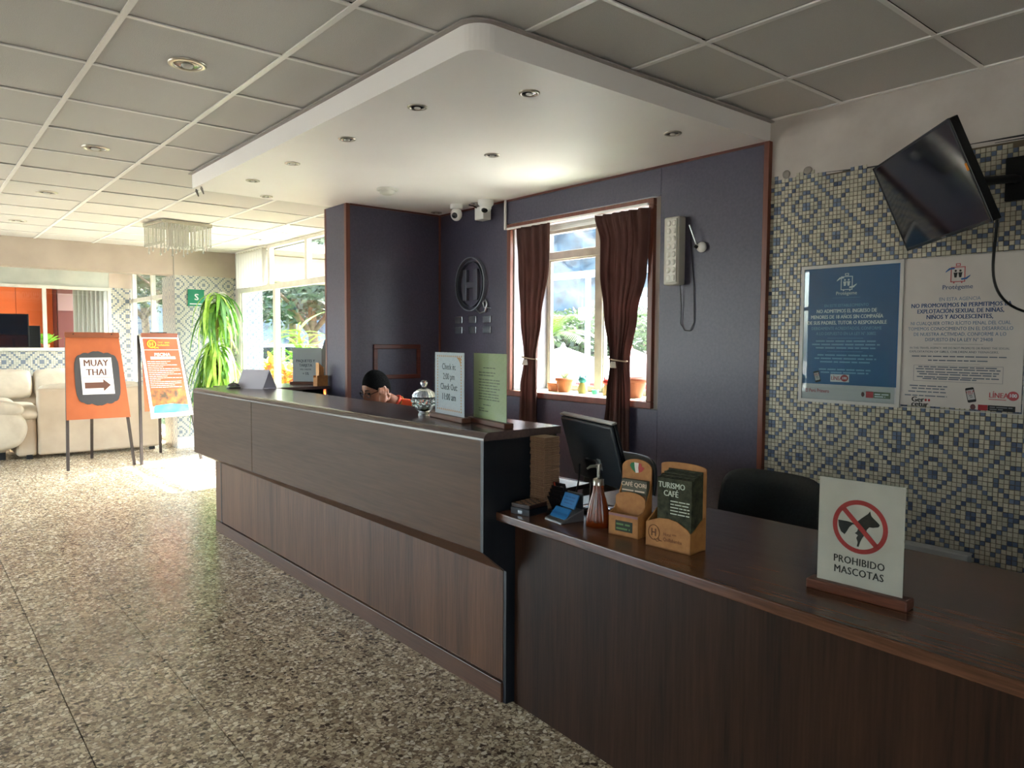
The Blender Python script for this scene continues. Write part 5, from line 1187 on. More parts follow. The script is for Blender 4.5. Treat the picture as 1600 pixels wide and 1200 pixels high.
# left hand: palm against the temple, fingers curled
def hand(wrist, palm_dir, side, nrm, curl):
    pd = palm_dir.normalized(); sd = side.normalized(); nn = nrm.normalized()
    pc = wrist+pd*.055
    nodes = {'w': (wrist, .024), 'p': (wrist+pd*.035, (.030, .018)), 'p2': (wrist+pd*.075, (.034, .016))}
    v_, f_ = skin_mesh(nodes, [('w', 'p'), ('p', 'p2')], 0, 2); body.add(v_, f_, True)
    for k, (off, ln_) in enumerate(((-.028, .070), (-.010, .078), (.009, .073), (.027, .058))):
        b0 = wrist+pd*.065+sd*off; p1 = wrist+pd*.095+sd*off*1.05; p2 = p1+(pd*math.cos(curl)+nn*math.sin(curl))*ln_*.45; p3 = p2+(pd*math.cos(curl*2.2)+nn*math.sin(curl*2.2))*ln_*.4
        v_, f_ = skin_mesh({'a': (b0, .009), 'b': (p1, .0095), 'c': (p2, .0085), 'd': (p3, .0075)}, [('a', 'b'), ('b', 'c'), ('c', 'd')], 0, 2); body.add(v_, f_, True)
    t0 = wrist+pd*.025-sd*.022; v_, f_ = skin_mesh({'a': (t0, .011), 'b': (t0-sd*.022+pd*.025, .0105), 'c': (t0-sd*.022+pd*.055+nn*.006, .0085)}, [('a', 'b'), ('b', 'c')], 0, 2); body.add(v_, f_, True)
wl = nd['wl'][0]
hand(wl, V(.03, .03, .10), V(-1, .15, .15), V(.35, 1, .1), 1.15)
hand(nd['wr'][0], V(-.10, -.05, -.015), V(-.4, 1, 0), V(0, 0, -1), .35)
skinm = noisy('brown_skin', '8d5c46', '9c6a52', 18, .5)
bo = body.build('body', skinm, person)
bm = bmesh.new(); bm.from_mesh(bo.data); bmesh.ops.remove_doubles(bm, verts=bm.verts[:], dist=1e-5); bmesh.ops.recalc_face_normals(bm, faces=bm.faces[:]); bm.to_mesh(bo.data); bm.free()
rm = bo.modifiers.new('remesh', 'REMESH'); rm.mode = 'VOXEL'; rm.voxel_size = .0055; rm.use_smooth_shade = True
smo = bo.modifiers.new('smooth', 'SMOOTH'); smo.iterations = 3; smo.factor = .5
_dg = bpy.context.evaluated_depsgraph_get(); _me = bpy.data.meshes.new_from_object(bo.evaluated_get(_dg)); bo.modifiers.clear(); bo.data = _me
bm = bmesh.new(); bm.from_mesh(_me); left = set(bm.verts); comps = []
while left:                                   # keep the one continuous body, drop stray inner shells
    st = [left.pop()]; cset = set(st)
    while st:
        for e in st.pop().link_edges:
            for ov in e.verts:
                if ov in left: left.discard(ov); cset.add(ov); st.append(ov)
    comps.append(cset)
comps.sort(key=len); print('body shells', [len(c) for c in comps][-5:])
bmesh.ops.delete(bm, geom=[v for c in comps[:-1] for v in c], context='VERTS'); bm.to_mesh(_me); bm.free()
_me.polygons.foreach_set('use_smooth', [True]*len(_me.polygons))
# hair cap
vs = []; nu, nv = 48, 20
hv = []
for j in range(nv+1):
    for i in range(nu):
        a = 2*PI*i/nu
        front = max(0, -math.cos(a)); lim = math.acos(.05) if True else 0
        zmin = .50*front**1.5 + (1-front)*(-.10) if True else 0
        if math.cos(a) > .2: zmin = -.45
        phm = math.acos(max(-1, min(1, zmin))); ph = phm*j/nv
        p_ = headpt((math.sin(ph)*math.cos(a), math.sin(ph)*math.sin(a), math.cos(ph)))
        g_ = 1.0+.055*(1-(j/nv)**3)+.012
        hv.append(HC+hrot @ (p_*g_+V(.003, 0, .006*(1-j/nv))))
b = MB(); b.add(hv, [(j*nu+i, (j+1)*nu+i, (j+1)*nu+(i+1) % nu, j*nu+(i+1) % nu) for j in range(nv) for i in range(nu)], True)
b.build('hair', noisy('black_hair', '070707', '121111', 220, .95, bump=.8, spec=.1), person)
fv = []; nu2 = 30
for j in range(9):
    for i in range(nu2+1):
        a = -1.75+3.5*i/nu2; zz = .02-.50*j/8; rr_ = math.sqrt(1-zz*zz)
        p_ = headpt((rr_*math.cos(a), rr_*math.sin(a), zz)); fv.append(HC+hrot @ (p_*(1.022-.004*j/8)))
b = MB(); b.add(fv, [(j*(nu2+1)+i, (j+1)*(nu2+1)+i, (j+1)*(nu2+1)+i+1, j*(nu2+1)+i+1) for j in range(8) for i in range(nu2)], True)
b.build('hair_fade', noisy('short_hair_fade', '2b1f1a', '3f2d25', 300, .9, spec=.1), person)
# brows, eyes, glasses, mouth
b = MB(); e_ = MB(); g_ = MB(); 
for s in (-1, 1):
    e_.ball(HC+hrot @ V(-.090, s*.030, .006), (.010, .012, .008), 10, 6, hrot)
    b.tube([HC+hrot @ V(-.100, s*.014, .030), HC+hrot @ V(-.099, s*.032, .034), HC+hrot @ V(-.088, s*.050, .027)], [.003, .004, .002], 6)
    c_ = V(-.108, s*.033, .004); g_.tube([HC+hrot @ (c_+V(0.006*abs(math.cos(a)), .024*math.cos(a), .019*math.sin(a))) for a in [2*PI*k/18 for k in range(19)]], .0024, 6)
    g_.tube([HC+hrot @ V(-.104, s*.057, .006), HC+hrot @ V(-.05, s*.078, .006), HC+hrot @ V(.012, s*.081, .004)], .0024, 6)
g_.tube([HC+hrot @ V(-.112, -.010, .007), HC+hrot @ V(-.116, 0, .010), HC+hrot @ V(-.112, .010, .007)], .0022, 6)
b.build('eyebrows', mat('brow', '120f0f', .8), person); e_.build('eyes', mat('eye_dark', '1c1513', .2), person); g_.build('glasses', mat('glasses_black', '0f1012', .25), person)
MB().tube([HC+hrot @ V(-.098, -.022, -.062), HC+hrot @ V(-.108, 0, -.060), HC+hrot @ V(-.098, .022, -.062)], [.003, .006, .003], 8).build('mouth', mat('lip', '6e3f35', .5), person)
# shirt: torso and sleeves just outside the body
k_ = 1.2
sn = {k: (nd[k][0] if k != 'pelvis' else nd[k][0]+V(0, 0, -.03), (nd[k][1][0]*k_, nd[k][1][1]*k_) if isinstance(nd[k][1], tuple) else nd[k][1]*k_*1.1) for k in ('pelvis', 'waist', 'chest', 'upper', 'sl', 'sr')}
sn['m1'] = (nd['sl'][0].lerp(nd['el'][0], .75), .060); sn['m2'] = (nd['sr'][0].lerp(nd['er'][0], .75), .060); sn['nk'] = (V(-.215, .005, 1.005), .066)
vs, fs = skin_mesh(sn, [('pelvis', 'waist'), ('waist', 'chest'), ('chest', 'upper'), ('upper', 'nk'), ('upper', 'sl'), ('sl', 'm1'), ('upper', 'sr'), ('sr', 'm2')], 0, 2)
b = MB(); b.add(vs, fs, True); b.build('shirt', noisy('orange_shirt', 'c23f1c', 'd24a22', 14, .75), person)
ax = (V(-.30, .015, 1.075)-V(-.19, 0, .98)).normalized()
a1 = ax.orthogonal().normalized(); a2 = ax.cross(a1)
def loop(c, r): return [c+(a1*math.cos(q)+a2*math.sin(q))*r for q in [2*PI*i/20 for i in range(21)]]
b = MB(); b.tube(loop(V(-.235, .008, 1.018), .062), .011, 8); cl_ = b.build('collar', mat('orange_collar', 'b83416', .7), person)
b = MB(); b.tube(loop(V(-.222, .006, 1.006), .074), .003, 6); b.build('collar_piping', mat('piping', 'd9b45a', .7), person)
k2 = 1.24
vs, fs = skin_mesh({k: (nd[k][0], (nd[k][1][0]*k2, nd[k][1][1]*k2) if isinstance(nd[k][1], tuple) else nd[k][1]*k2) for k in ('pelvis', 'hl', 'kl', 'al', 'hr', 'kr', 'ar')}, [('pelvis', 'hl'), ('hl', 'kl'), ('kl', 'al'), ('pelvis', 'hr'), ('hr', 'kr'), ('kr', 'ar')], 0, 2)
b = MB(); b.add(vs, fs, True); b.build('trousers', noisy('dark_trousers', '1c2026', '262b32', 20, .8), person)
b = MB()
for s in (-1, 1): b.ball(V(-.58, s*.145, .045), (.12, .045, .045), 14, 8)
b.build('shoes', mat('shoe_black', '141414', .4), person)
stool = thing('swivel_stool', 'black stool under the receptionist behind the counter', 'stool', (PL.x, PL.y, 0))
MB().lathe([(.0001, .375), (.19, .38), (.20, .40), (.19, .43), (.0001, .44)], n=28).build('seat', black_lea, stool); MB().cyl((0, 0, .03), (0, 0, .38), .025).build('post', chrome, stool); MB().lathe([(.20, 0), (.20, .015), (.05, .035), (.03, .04)], n=28).build('base', black, stool)
# ---------------------------------------------------------------- easels
def easel(label, FL, FR, RL, topc, tw, ztop, bh, bw, sheet):
    # FL/FR/RL feet; topc = top centre (x,y); board hangs from the head rail down by bh
    loc = V((FL[0]+FR[0])/2, (FL[1]+FR[1])/2, 0)
    t = thing('easel', label, 'easel', loc); lg = wood('easel_leg_dark', '2e2622', '453a34', 2, .5)
    T = V(topc[0], topc[1], ztop)
    U = (V(*FR, 0)-V(*FL, 0)).normalized(); TLp, TRp = T-U*tw/2, T+U*tw/2
    for a, c in ((V(*FL, 0), TLp), (V(*FR, 0), TRp)):
        d = (c-a).normalized(); s = d.cross(U).normalized(); w_ = .030
        b = MB(); o_ = a-s*.012; vs = [a-U*w_/2-s*.0, a+U*w_/2, a+U*w_/2+s*.03, a-U*w_/2+s*.03, c-U*w_/2, c+U*w_/2, c+U*w_/2+s*.03, c-U*w_/2+s*.03]; b.hexa(vs); b.build('leg', lg, t, world=True, bevel=.002)
    c = T+V(0, .03, -.05); a = V(*RL, 0); b = MB(); b.hexa([a+V(-.015, -.012, 0), a+V(.015, -.012, 0), a+V(.015, .012, 0), a+V(-.015, .012, 0), c+V(-.015, -.012, 0), c+V(.015, -.012, 0), c+V(.015, .012, 0), c+V(-.015, .012, 0)]); b.build('leg', lg, t, world=True)
    Vd = ((V(*FL, 0)+V(*FR, 0))/2-T).normalized(); Nn = U.cross(-Vd)
    return t, T, U, -Vd, Nn
t, T, U, Vv, Nn = easel('dark-legged easel with an orange brown board lettered MUAY THAI', (1.395, 9.28), (2.06, 9.27), (1.77, 10.10), (1.695, 9.47), .50, 1.50, .94, .60, None)
brd = noisy('orange_brown_board', '9a4f2a', 'a95a32', 5, .5); O = T-Vv*0+Nn*.012
MB().prism([(-.265, .0), (.265, .0), (.325, -.955), (-.315, -.955)], O, U, Vv, 0, .008).build('board', brd, t, world=True)
MB().prism([(-.275, .022), (.270, .022), (.272, -.038), (-.275, -.038)], O, U, Vv, .0085, .024).build('head_rail', wood('easel_rail', '6e3a24', '84492e', 0, .45), t, world=True, bevel=.002)
b = MB()
for x in (-.19, .19): b.cyl(O+U*x+Nn*.024, O+U*x+Nn*.034, .007, n=10)
b.build('pegs', mat('peg_dark', '2a1a12', .5), t, world=True)
fr = []
for k in range(96):
    a = 2*PI*k/96; e = 4.2; c_, s_2 = math.cos(a), math.sin(a); r = (abs(c_/.225)**e+abs(s_2/.285)**e)**(-1/e)
    tb = max(0, abs(s_2)-.55); r *= 1+tb*(.10*abs(math.sin(k*PI/4))+.16*math.exp(-(c_/.12)**2)); fr.append((c_*r, s_2*r-.50))
MB().prism(fr, O+U*.02, U, Vv, .0085, .011).build('ornate_plaque', mat('charcoal_plaque', '3c3a3a', .6), t, world=True)
MB().prism([(-.155, -.265), (.160, -.265), (.172, -.68), (-.150, -.68)], O+U*.01, U, Vv, .0115, .0135).build('paper_sheet', mat('cream_paper', 'd9d2cb', .6), t, world=True)
b = MB(); Ot = O+U*.012; b.text('MUAY', .105, Ot-Vv*.36, U, Vv, 'CENTER', .03, .0142, .86); b.text('THAI', .105, Ot-Vv*.465, U, Vv, 'CENTER', .03, .0142, .86)
b.slab(Ot, U, Vv, -.14, .155, -.492, -.488, .0137, .0142); b.prism([(-.125, -.545), (.06, -.545), (.06, -.51), (.135, -.578), (.06, -.648), (.06, -.612), (-.125, -.612)], Ot, U, Vv, .0137, .0142)
b.build('lettering', mat('brown_ink', '5d3a2c', .6), t, world=True)
t, T, U, Vv, Nn = easel('dark-legged easel with the orange PISCINA rules poster', (2.126, 9.22), (2.80, 9.26), (2.55, 10.10), (2.39, 9.44), .44, 1.50, .94, .56, None)
O = T+Nn*.012
MB().prism([(-.20, 0), (.20, 0), (.26, -.90), (-.25, -.90)], O, U, Vv, 0, .006).build('board', brd, t, world=True)
MB().prism([(-.205, .020), (.205, .020), (.205, -.030), (-.205, -.030)], O, U, Vv, .013, .026).build('head_rail', wood('easel_rail', '6e3a24', '84492e', 0, .45), t, world=True, bevel=.002)
MB().box(-.09, .09, .0, .03, .015, .035).build('clip', black, t).location = T-Vector(t.location)
MB().prism([(-.225, .0), (.215, .0), (.29, -.97), (-.19, -.99)], O, U, Vv, .0065, .010).build('poster_sheet', mat('poster_white', 'e6e0d4', .5), t, world=True)
def pq(x, y):   # poster uv (0..1, 0..1 from top) -> board plane coords
    l = -.225+.035*y; r = .215+.075*y; return (l+(r-l)*x, -.985*y)
MB().prism([pq(.07, .045), pq(.95, .045), pq(.93, .66), pq(.07, .66)][::-1], O, U, Vv, .0102, .0106).build('orange_field', noisy('poster_orange', 'b3461f', 'c15329', 4, .5), t, world=True)
gm = noisy('autumn_print', '4a3a28', 'b0682c', 16, .5, rng_=(.35, .65)); MB().prism([pq(.07, .66), pq(.93, .66), pq(.93, .86), pq(.07, .86)][::-1], O, U, Vv, .0102, .0106).build('landscape_print', gm, t, world=True)
MB().prism([pq(.10, .875), pq(.14, .85), pq(.5, .835), pq(.93, .855), pq(.93, .935), pq(.5, .945), pq(.08, .94)][::-1], O, U, Vv, .0108, .0111).build('pool_print', noisy('pool_blue_print', '3e9aa6', '5db6bf', 9, .4), t, world=True)
yl_ = mat('poster_yellow', 'd8ac2c', .5); b = MB(); x0, y0 = pq(.27, .11)
pts = [(x0+.045*math.cos(a), y0+.042*math.sin(a)) for a in [2*PI*k/28 for k in range(29)]]; b.tube([O+U*x+Vv*y+Nn*.011 for x, y in pts], .008, 5); b.tube([O+U*x+Vv*y+Nn*.011 for x, y in ((x0+.005, y0-.03), (x0+.035, y0-.05), (x0+.06, y0-.042), (x0+.078, y0-.05))], .006, 5)
b.text('H', .06, O+U*x0+Vv*(y0-.021), U, Vv, 'CENTER', .06, .0112); b.text('Hotel', .026, O+U*(x0+.075)+Vv*(y0+.012), U, Vv, 'LEFT', 0, .0112, .9); b.text('***', .040, O+U*(x0+.15)+Vv*(y0-.004), U, Vv, 'LEFT', .03, .0112, 1.1); b.text('Quillabamba', .032, O+U*(x0+.065)+Vv*(y0-.022), U, Vv, 'LEFT', .01, .0112, .85)
b.build('gold_lettering', yl_, t, world=True)
b = MB(); x1, y1 = pq(.5, .255); b.text('PISCINA', .052, O+U*x1+Vv*(y1), U, Vv, 'CENTER', .03, .0112, .95)
b.prism([pq(.04, .178), pq(.96, .178), pq(.96, .184), pq(.04, .184)][::-1], O, U, Vv, .0108, .0112); b.prism([pq(.20, .262), pq(.82, .262), pq(.82, .294), pq(.20, .294)][::-1], O, U, Vv, .0108, .0112)
for k in range(15):
    xa, ya_ = pq(.10, .325+.0222*k); b.words(O+U*xa+Vv*ya_, U, Vv, (.26, .22, .33, .17, .35, .36, .28, .36, .20, .37, .12, .36, .35, .27, .35)[k], .011, .0112, 80+k)
b.build('white_lettering', mat('poster_white_ink', 'e9dccb', .5), t, world=True)
# ---------------------------------------------------------------- sofas
def cushion(t, name, c, s, m, puff=.3, rz=0, tilt=0):
    b = MB(); n = 12; vs = []; fs = []
    m4 = Matrix.Rotation(rz, 3, 'Z') @ Matrix.Rotation(tilt, 3, 'X')
    b2 = bmesh.new(); bmesh.ops.create_cube(b2, size=2); bmesh.ops.subdivide_edges(b2, edges=b2.edges[:], cuts=7, use_grid_fill=True)
    for v in b2.verts:
        p = v.co.copy(); q = Vector((p.x*math.sqrt(1-p.y**2*.22-p.z**2*.22*0.9), p.y*math.sqrt(1-p.x**2*.10-p.z**2*.35), p.z*math.sqrt(1-p.x**2*.22-p.y**2*.35)))
        wr_ = .035*math.sin(p.x*9+p.z*4)*math.sin(p.z*5+1.3)*(1-abs(p.x)**4)
        q += p.normalized()*wr_*puff
        v.co = m4 @ Vector((q.x*s[0], q.y*s[1], q.z*s[2]))+Vector(c)
    b2.verts.ensure_lookup_table(); b.add([v.co.copy() for v in b2.verts], [tuple(v.index for v in f.verts) for f in b2.faces], True); b2.free()
    o = b.build(name, m, t); s_ = o.modifiers.new('s', 'SUBSURF'); s_.levels = s_.render_levels = 1; return o
t = thing('loveseat', 'beige loveseat standing with its flat back to the room and one puffy arm', 'sofa', (1.93, 10.85, 0))
MB().box(-.66, .70, -.40, -.30, .04, .845).build('back_panel', leather_flat, t, bevel=.03, seg=3)
MB().box(-.64, .68, -.30, .45, .05, .34).build('base', leather_flat, t, bevel=.02)
cushion(t, 'seat_cushion', (0.0, .12, .42), (.64, .36, .11), leather); cushion(t, 'back_cushion', (-.32, -.20, .66), (.33, .13, .24), leather, .4, 0, -.1); cushion(t, 'back_cushion', (.35, -.20, .66), (.33, .13, .24), leather, .4, 0, -.1)
a = MB().box(-.88, -.66, -.36, .42, .03, .50).build('arm', leather_flat, t, bevel=.05, seg=3); cushion(a, 'arm_pad', (-.80, .02, .535), (.19, .42, .10), leather, .5)
for x in (-.75, .62):
    for y in (-.33, .38): MB().box(x-.03, x+.03, y-.03, y+.03, 0, .05).build('foot', black, t)
t = thing('three_seat_sofa', 'cream leather sofa with puffy cushions against the far mosaic wall', 'sofa', (1.15, 12.45, 0))
MB().box(-1.0, 1.0, .10, .45, .08, .86).build('back_frame', leather_flat, t, bevel=.05, seg=3); MB().box(-.98, .98, -.5, .2, .08, .36).build('base', leather_flat, t, bevel=.04)
for x in (-.64, .0, .64): cushion(t, 'seat_cushion', (x, -.18, .45), (.31, .40, .12), leather); cushion(t, 'back_cushion', (x, .12, .80), (.325, .19, .22), leather, .9)
for x in (-1.08, 1.08): cushion(t, 'arm', (x, -.08, .45), (.17, .52, .26), leather, .8); 
for x in (-.9, .9):
    for y in (-.4, .38): MB().box(x-.03, x+.03, y-.03, y+.03, 0, .09).build('foot', black, t)
t = thing('armchair', 'cream leather armchair with overstuffed arms at the left edge', 'armchair', (.62, 11.0, 0), PI/2)
MB().box(-.42, .42, -.35, .40, .08, .36).build('base', leather_flat, t, bevel=.04)
cushion(t, 'seat_cushion', (0, -.10, .43), (.36, .42, .13), leather, .7); cushion(t, 'back_cushion', (0, .34, .72), (.40, .18, .30), leather, .9)
for x in (-.46, .46): cushion(t, 'arm', (x, -.05, .38), (.17, .50, .28), leather, .9); cushion(t, 'arm_pad', (x, -.10, .60), (.16, .42, .11), leather, .8)
for x in (-.38, .38):
    for y in (-.3, .32): MB().box(x-.03, x+.03, y-.03, y+.03, 0, .09).build('foot', black, t)
# ---------------------------------------------------------------- tall dracaena
pl = thing('dracaena_plant', 'tall potted plant with long drooping green leaves in two tiers before the mosaic column', 'plant', (3.17, 9.75, 0))
MB().lathe([(.15, 0), (.20, .33), (.21, .36), (.19, .36), (.18, .31), (.0001, .31)], n=32).build('pot', mat('grey_planter', '5d5a55', .6), pl)
MB().tube([(0, 0, .3), (.015, .01, .8), (-.01, 0, 1.35), (.02, 0, 1.95)], [.03, .026, .022, .015], 10).build('stem', noisy('plant_stem', '6b6a3a', '8a8a4e', 30, .7), pl)
lv = []
dl = [noisy('dracaena_leaf', '4f7f2c', '7fae3f', 14, .45, translucent=.35), noisy('dracaena_leaf_light', '8fb83e', 'b3d264', 14, .45, translucent=.35), noisy('dracaena_leaf_dark', '3a6630', '5c8a3e', 14, .45, translucent=.3)]
def droopleaf(l, w, drop, m):
    b = MB(); vs = []; n = 10
    for i in range(n+1):
        f = i/n; x = l*.42*math.sin(min(1, f*1.15)*PI/2); z = .10*l*math.sin(f*PI)*1.2-drop*l*f**1.6; ww = w*(math.sin(PI*(.08+.90*f))**.6)
        vs += [V(x, -ww, z+.006), V(x, 0, z), V(x, ww, z+.006)]
    fs = []
    for i in range(n): a = 3*i; fs += [(a, a+1, a+4, a+3), (a+1, a+2, a+5, a+4)]
    b.add(vs, fs, True); o = b.build('leaf', m, pl); me = o.data; bpy.data.objects.remove(o); return me
for l, dr, mi in ((.62, .85, 0), (.70, .95, 1), (.55, .75, 2), (.75, 1.0, 0), (.60, .9, 1), (.45, .3, 1), (.72, .92, 2)): lv.append(droopleaf(l, .021, dr, dl[mi]))
rp_ = random.Random(11)
for k in range(85):
    z = rp_.uniform(1.75, 2.03); inst(lv[rp_.choice((0, 1, 2, 4, 6))], 'leaf', pl, (.01, 0, z), (rp_.uniform(-.2, .2), rp_.uniform(-.25, .25), rp_.uniform(0, 6.28)), (rp_.uniform(.55, 1.0), 1.0, rp_.uniform(.65, 1.0)))
for k in range(135):
    z = rp_.uniform(.85, 1.45); s_ = rp_.uniform(.75, 1.1)*(1.0 if z < 1.3 else .85); inst(lv[rp_.choice((0, 1, 1, 3, 4, 6))], 'leaf', pl, (0, 0, z), (rp_.uniform(-.2, .2), rp_.uniform(-.2, .2), rp_.uniform(0, 6.28)), (s_, 1.0, s_))
for k in range(7): inst(lv[5], 'leaf', pl, (0, 0, rp_.uniform(1.3, 1.6)), (0, -.25, rp_.uniform(0, 6.28)), (1.25, 1, 1))
t = thing('safety_sign', 'green safety sign high on the mosaic column behind the plant', 'sign', (3.08, 10.34, 2.02)); MB().box(-.09, .12, -.004, .008, -.12, .10).build('plate', mat('safety_green', '127a58', .4), t)
b = MB(); b.text('S', .12, V(.02, -.005, -.04), X, Z, 'CENTER', .04, .001); b.slab(V(0, -.005, 0), X, Z, -.07, .10, -.10, -.085, 0, .001); b.build('lettering', mat('white_print'), t)
for x, z, lb in ((3.44, 2.05, 'upper round white cap on the mosaic column'), (3.36, 1.36, 'lower round white cap on the mosaic column')):
    t = thing('round_blanking_plate', lb, 'wall plate', (x, 10.34, z)); MB().cyl((0, .011, 0), (0, -.008, 0), .06, n=24).build('disc', mat('white_plastic'), t); MB().cyl((0, -.008, 0), (0, -.012, 0), .012, n=12).build('screw', chrome, t)

# ---------------------------------------------------------------- room behind the far windows
of = MB().box(-3.5, 2.9, 13.36, 18.5, -.2, .0).build('floor_office', mat('office_floor', '8a7f74', .6), kind='structure')
t = thing('orange_cabinet', 'bright orange panelled cabinets behind the far windows', 'cabinet', (.9, 15.6, 0))
om = mat('orange_laminate', 'e0672a', .5)
for k in range(8): MB().box(-3.2+.56*k+.004, -3.2+.56*(k+1)-.004, 0, .04, .02, 2.75).build('door_panel', om, t, bevel=.003)
MB().box(-3.2, 1.28, .045, .5, 0, 2.76).build('cabinet_body', om, t)
t = thing('brown_cupboard', 'dark red-brown cupboard behind the far windows right of the orange cabinets', 'cupboard', (2.36, 15.2, 0))
MB().box(-.18, .42, .0, .5, 0, 2.7).build('body', mat('maroon_laminate', '5e2f28', .4), t); MB().box(-.17, .41, -.02, -.002, 1.05, 2.65).build('door', mat('maroon_laminate'), t, bevel=.004); MB().box(-.165, .405, -.028, -.021, 1.95, 2.25).build('glass_panel', mat('mirror_brown', '8d6f68', .15), t)
t = thing('office_monitor', 'large dark screen behind the far windows', 'monitor', (1.32, 13.9, 1.24))
MB().box(-.62, .29, 0, .05, .06, .60).build('screen_case', mat('tv_black'), t, bevel=.006); MB().box(-.60, .27, -.003, 0, .08, .58).build('display', mat('tv_screen'), t); MB().box(-.35, .1, -.05, .1, 0, .02).build('foot', black, t); MB().box(-.2, -.1, .01, .04, .02, .1).build('neck', black, t)
t = thing('small_office_monitor', 'smaller dark screen beside the large one behind the far windows', 'monitor', (1.72, 14.05, 1.24)); MB().box(-.12, .06, 0, .12, .02, .42).build('case', mat('tv_black'), t, bevel=.006); MB().box(-.1, .05, -.02, .1, 0, .02).build('foot', black, t)
t = thing('office_counter', 'low dark counter behind the far windows', 'counter', (1.0, 14.0, 0)); MB().box(-2.5, 1.75, -.35, .35, 1.19, 1.24).build('top', mat('grey_top', '6d6a68', .4), t); MB().box(-2.45, 1.7, -.3, .3, 0, 1.19).build('body', mat('dark_grey_body', '3d3c3e', .5), t)
t = thing('white_binder_row', 'white folded papers on the dark ledge behind the far windows', 'papers', (2.2, 13.75, 1.24)); 
for k in range(4): MB().box(-.12+.07*k, -.06+.07*k, -.05, .05, 0, .12).build('folder', paper, t, bevel=.004)
vb2 = thing('grey_vertical_blind', 'grey vertical blind behind the right pane of the far windows', 'blind', (2.38, 13.55, 1.25)); s1 = MB().box(-.034, .034, -.001, .001, 0, 1.0).build('slat', mat('grey_slat', 'a9a49c', .8), vb2); s1.location = (-.18, 0, 0); s1.rotation_euler = (0, 0, .3)
for k in range(1, 8): inst(s1.data, 'slat', vb2, (-.18+.062*k, 0, 0), (0, 0, .3))
MB().box(-.22, .30, -.02, .02, 1.0, 1.03).build('head_rail', alum, vb2)
t = thing('office_plant', 'bright green plant behind the far windows beside the dark screens', 'plant', (1.90, 14.5, 1.24)); MB().lathe([(.05, 0), (.07, .12), (.06, .12), (.0001, .1)], n=16).build('pot', terra, t)
for k in range(26):
    a = k*2.4; b = MB(); blade(b, (0, 0, .1), (math.cos(a), math.sin(a), .9+(k % 4)*.4), .34, .035, .3, 4); b.build('leaf', leafg, t)

# ---------------------------------------------------------------- outdoors
grass = noisy('lawn_grass', '283f18', '47602a', 18, .9, coord='World', bump=.2)
paving = noisy('pale_paving', 'a8a49a', 'c2beb4', 5, .8, coord='World')
g = MB(); g.add([V(3.9, 4.4, -.06), V(9.0, 11.0, -.06), V(60, 75, -.06), V(10, 90, -.06), V(-6, 90, -.06), V(-6, 18.6, -.06), V(2.95, 18.6, -.06), V(2.95, 13.4, -.06), V(3.9, 10.7, -.06)], [tuple(range(9))]); g.build('lawn_ground', grass, kind='structure')
g = MB(); g.add([V(4.02, -6, -1.2), V(90, -6, -1.2), V(90, 90, -1.2), V(60, 75, -1.2), V(9.0, 11.0, -1.2), V(4.02, 4.4, -1.2)], [tuple(range(6))]); g.build('terrace_ground', paving, kind='structure')
g = MB(); g.add([V(4.02, 4.4, -1.2), V(9.0, 11.0, -1.2), V(60, 75, -1.2), V(60, 75, -.06), V(9.0, 11.0, -.06), V(4.02, 4.4, -.06)], [(0, 1, 4, 5), (1, 2, 3, 4)]); g.build('retaining_wall', paving, kind='structure')
g = MB(); g.add([V(-60, -60, -.3), V(4.0, -60, -.3), V(4.0, -2.9, -.3), V(-3.7, -2.9, -.3), V(-3.7, 90, -.3), V(-60, 90, -.3)], [(0, 1, 2, 3, 4, 5)]); g.build('street_ground', noisy('street_paving', '7a766e', '8b877e', 3, .8, coord='World'), kind='structure')
# forested hill
def hillz(x, y):
    d = math.hypot(x, y); f = max(0, min(1, (d-48)/55)); f = f*f*(3-2*f)
    return -1.3+f*46+2.5*math.sin(x*.11)*math.sin(y*.09)*f
vs = []; na, nd_ = 130, 70
nz = lambda x, y: math.sin(x*1.3+math.sin(y*.9)*2)*math.sin(y*1.1+math.sin(x*.7)*2)
for i in range(na+1):
    a = math.radians(8+90*i/na)
    for j in range(nd_+1):
        d = 44+70*j/nd_; x, y = d*math.cos(a), d*math.sin(a); vs.append(V(x, y, hillz(x, y)+1.0*nz(x*.8, y*.8)+.5*nz(x*2.1, y*2.3)))
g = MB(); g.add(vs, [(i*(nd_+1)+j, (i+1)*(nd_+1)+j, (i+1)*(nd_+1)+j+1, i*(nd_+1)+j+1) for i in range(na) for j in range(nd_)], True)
hm = noisy('haze_tinted_forest', '0e171e', '20343f', 1.1, .95, detail=9, coord='World', bump=.8, rng_=(.38, .66)); hill = g.build('forest_hill', hm, kind='structure')  # bluish distance haze put into the base colour of the forest
# leaf card masses
def leafmass(name, m, parent, blobs, n, size, seed, flat=.5):
    r = np.random.default_rng(seed); vs = []; fs = []
    for (cx_, cy_, cz_, rx, ry, rz), cnt in zip(blobs, n):
        d = r.normal(size=(cnt, 3)); d /= np.linalg.norm(d, axis=1)[:, None]; rad = r.uniform(.55, 1, cnt)**.5
        p = d*rad[:, None]*np.array([rx, ry, rz])+np.array([cx_, cy_, cz_])
        u = r.normal(size=(cnt, 3)); u[:, 2] *= flat; u /= np.linalg.norm(u, axis=1)[:, None]; w = np.cross(u, r.normal(size=(cnt, 3))); w /= np.linalg.norm(w, axis=1)[:, None]
        s = size*r.uniform(.6, 1.3, cnt)[:, None]
        for a, b_, c_, k in zip(p-u*s, p+w*s*.42, p+u*s, p-w*s*.42):
            o = len(vs); vs += [tuple(a), tuple(b_), tuple(c_), tuple(k)]; fs.append((o, o+1, o+2, o+3))
    me = bpy.data.meshes.new(name); me.from_pydata(vs, [], fs); me.materials.append(m); o = bpy.data.objects.new(name, me); COL.objects.link(o); o.parent = parent; o['kind'] = 'stuff'; return o
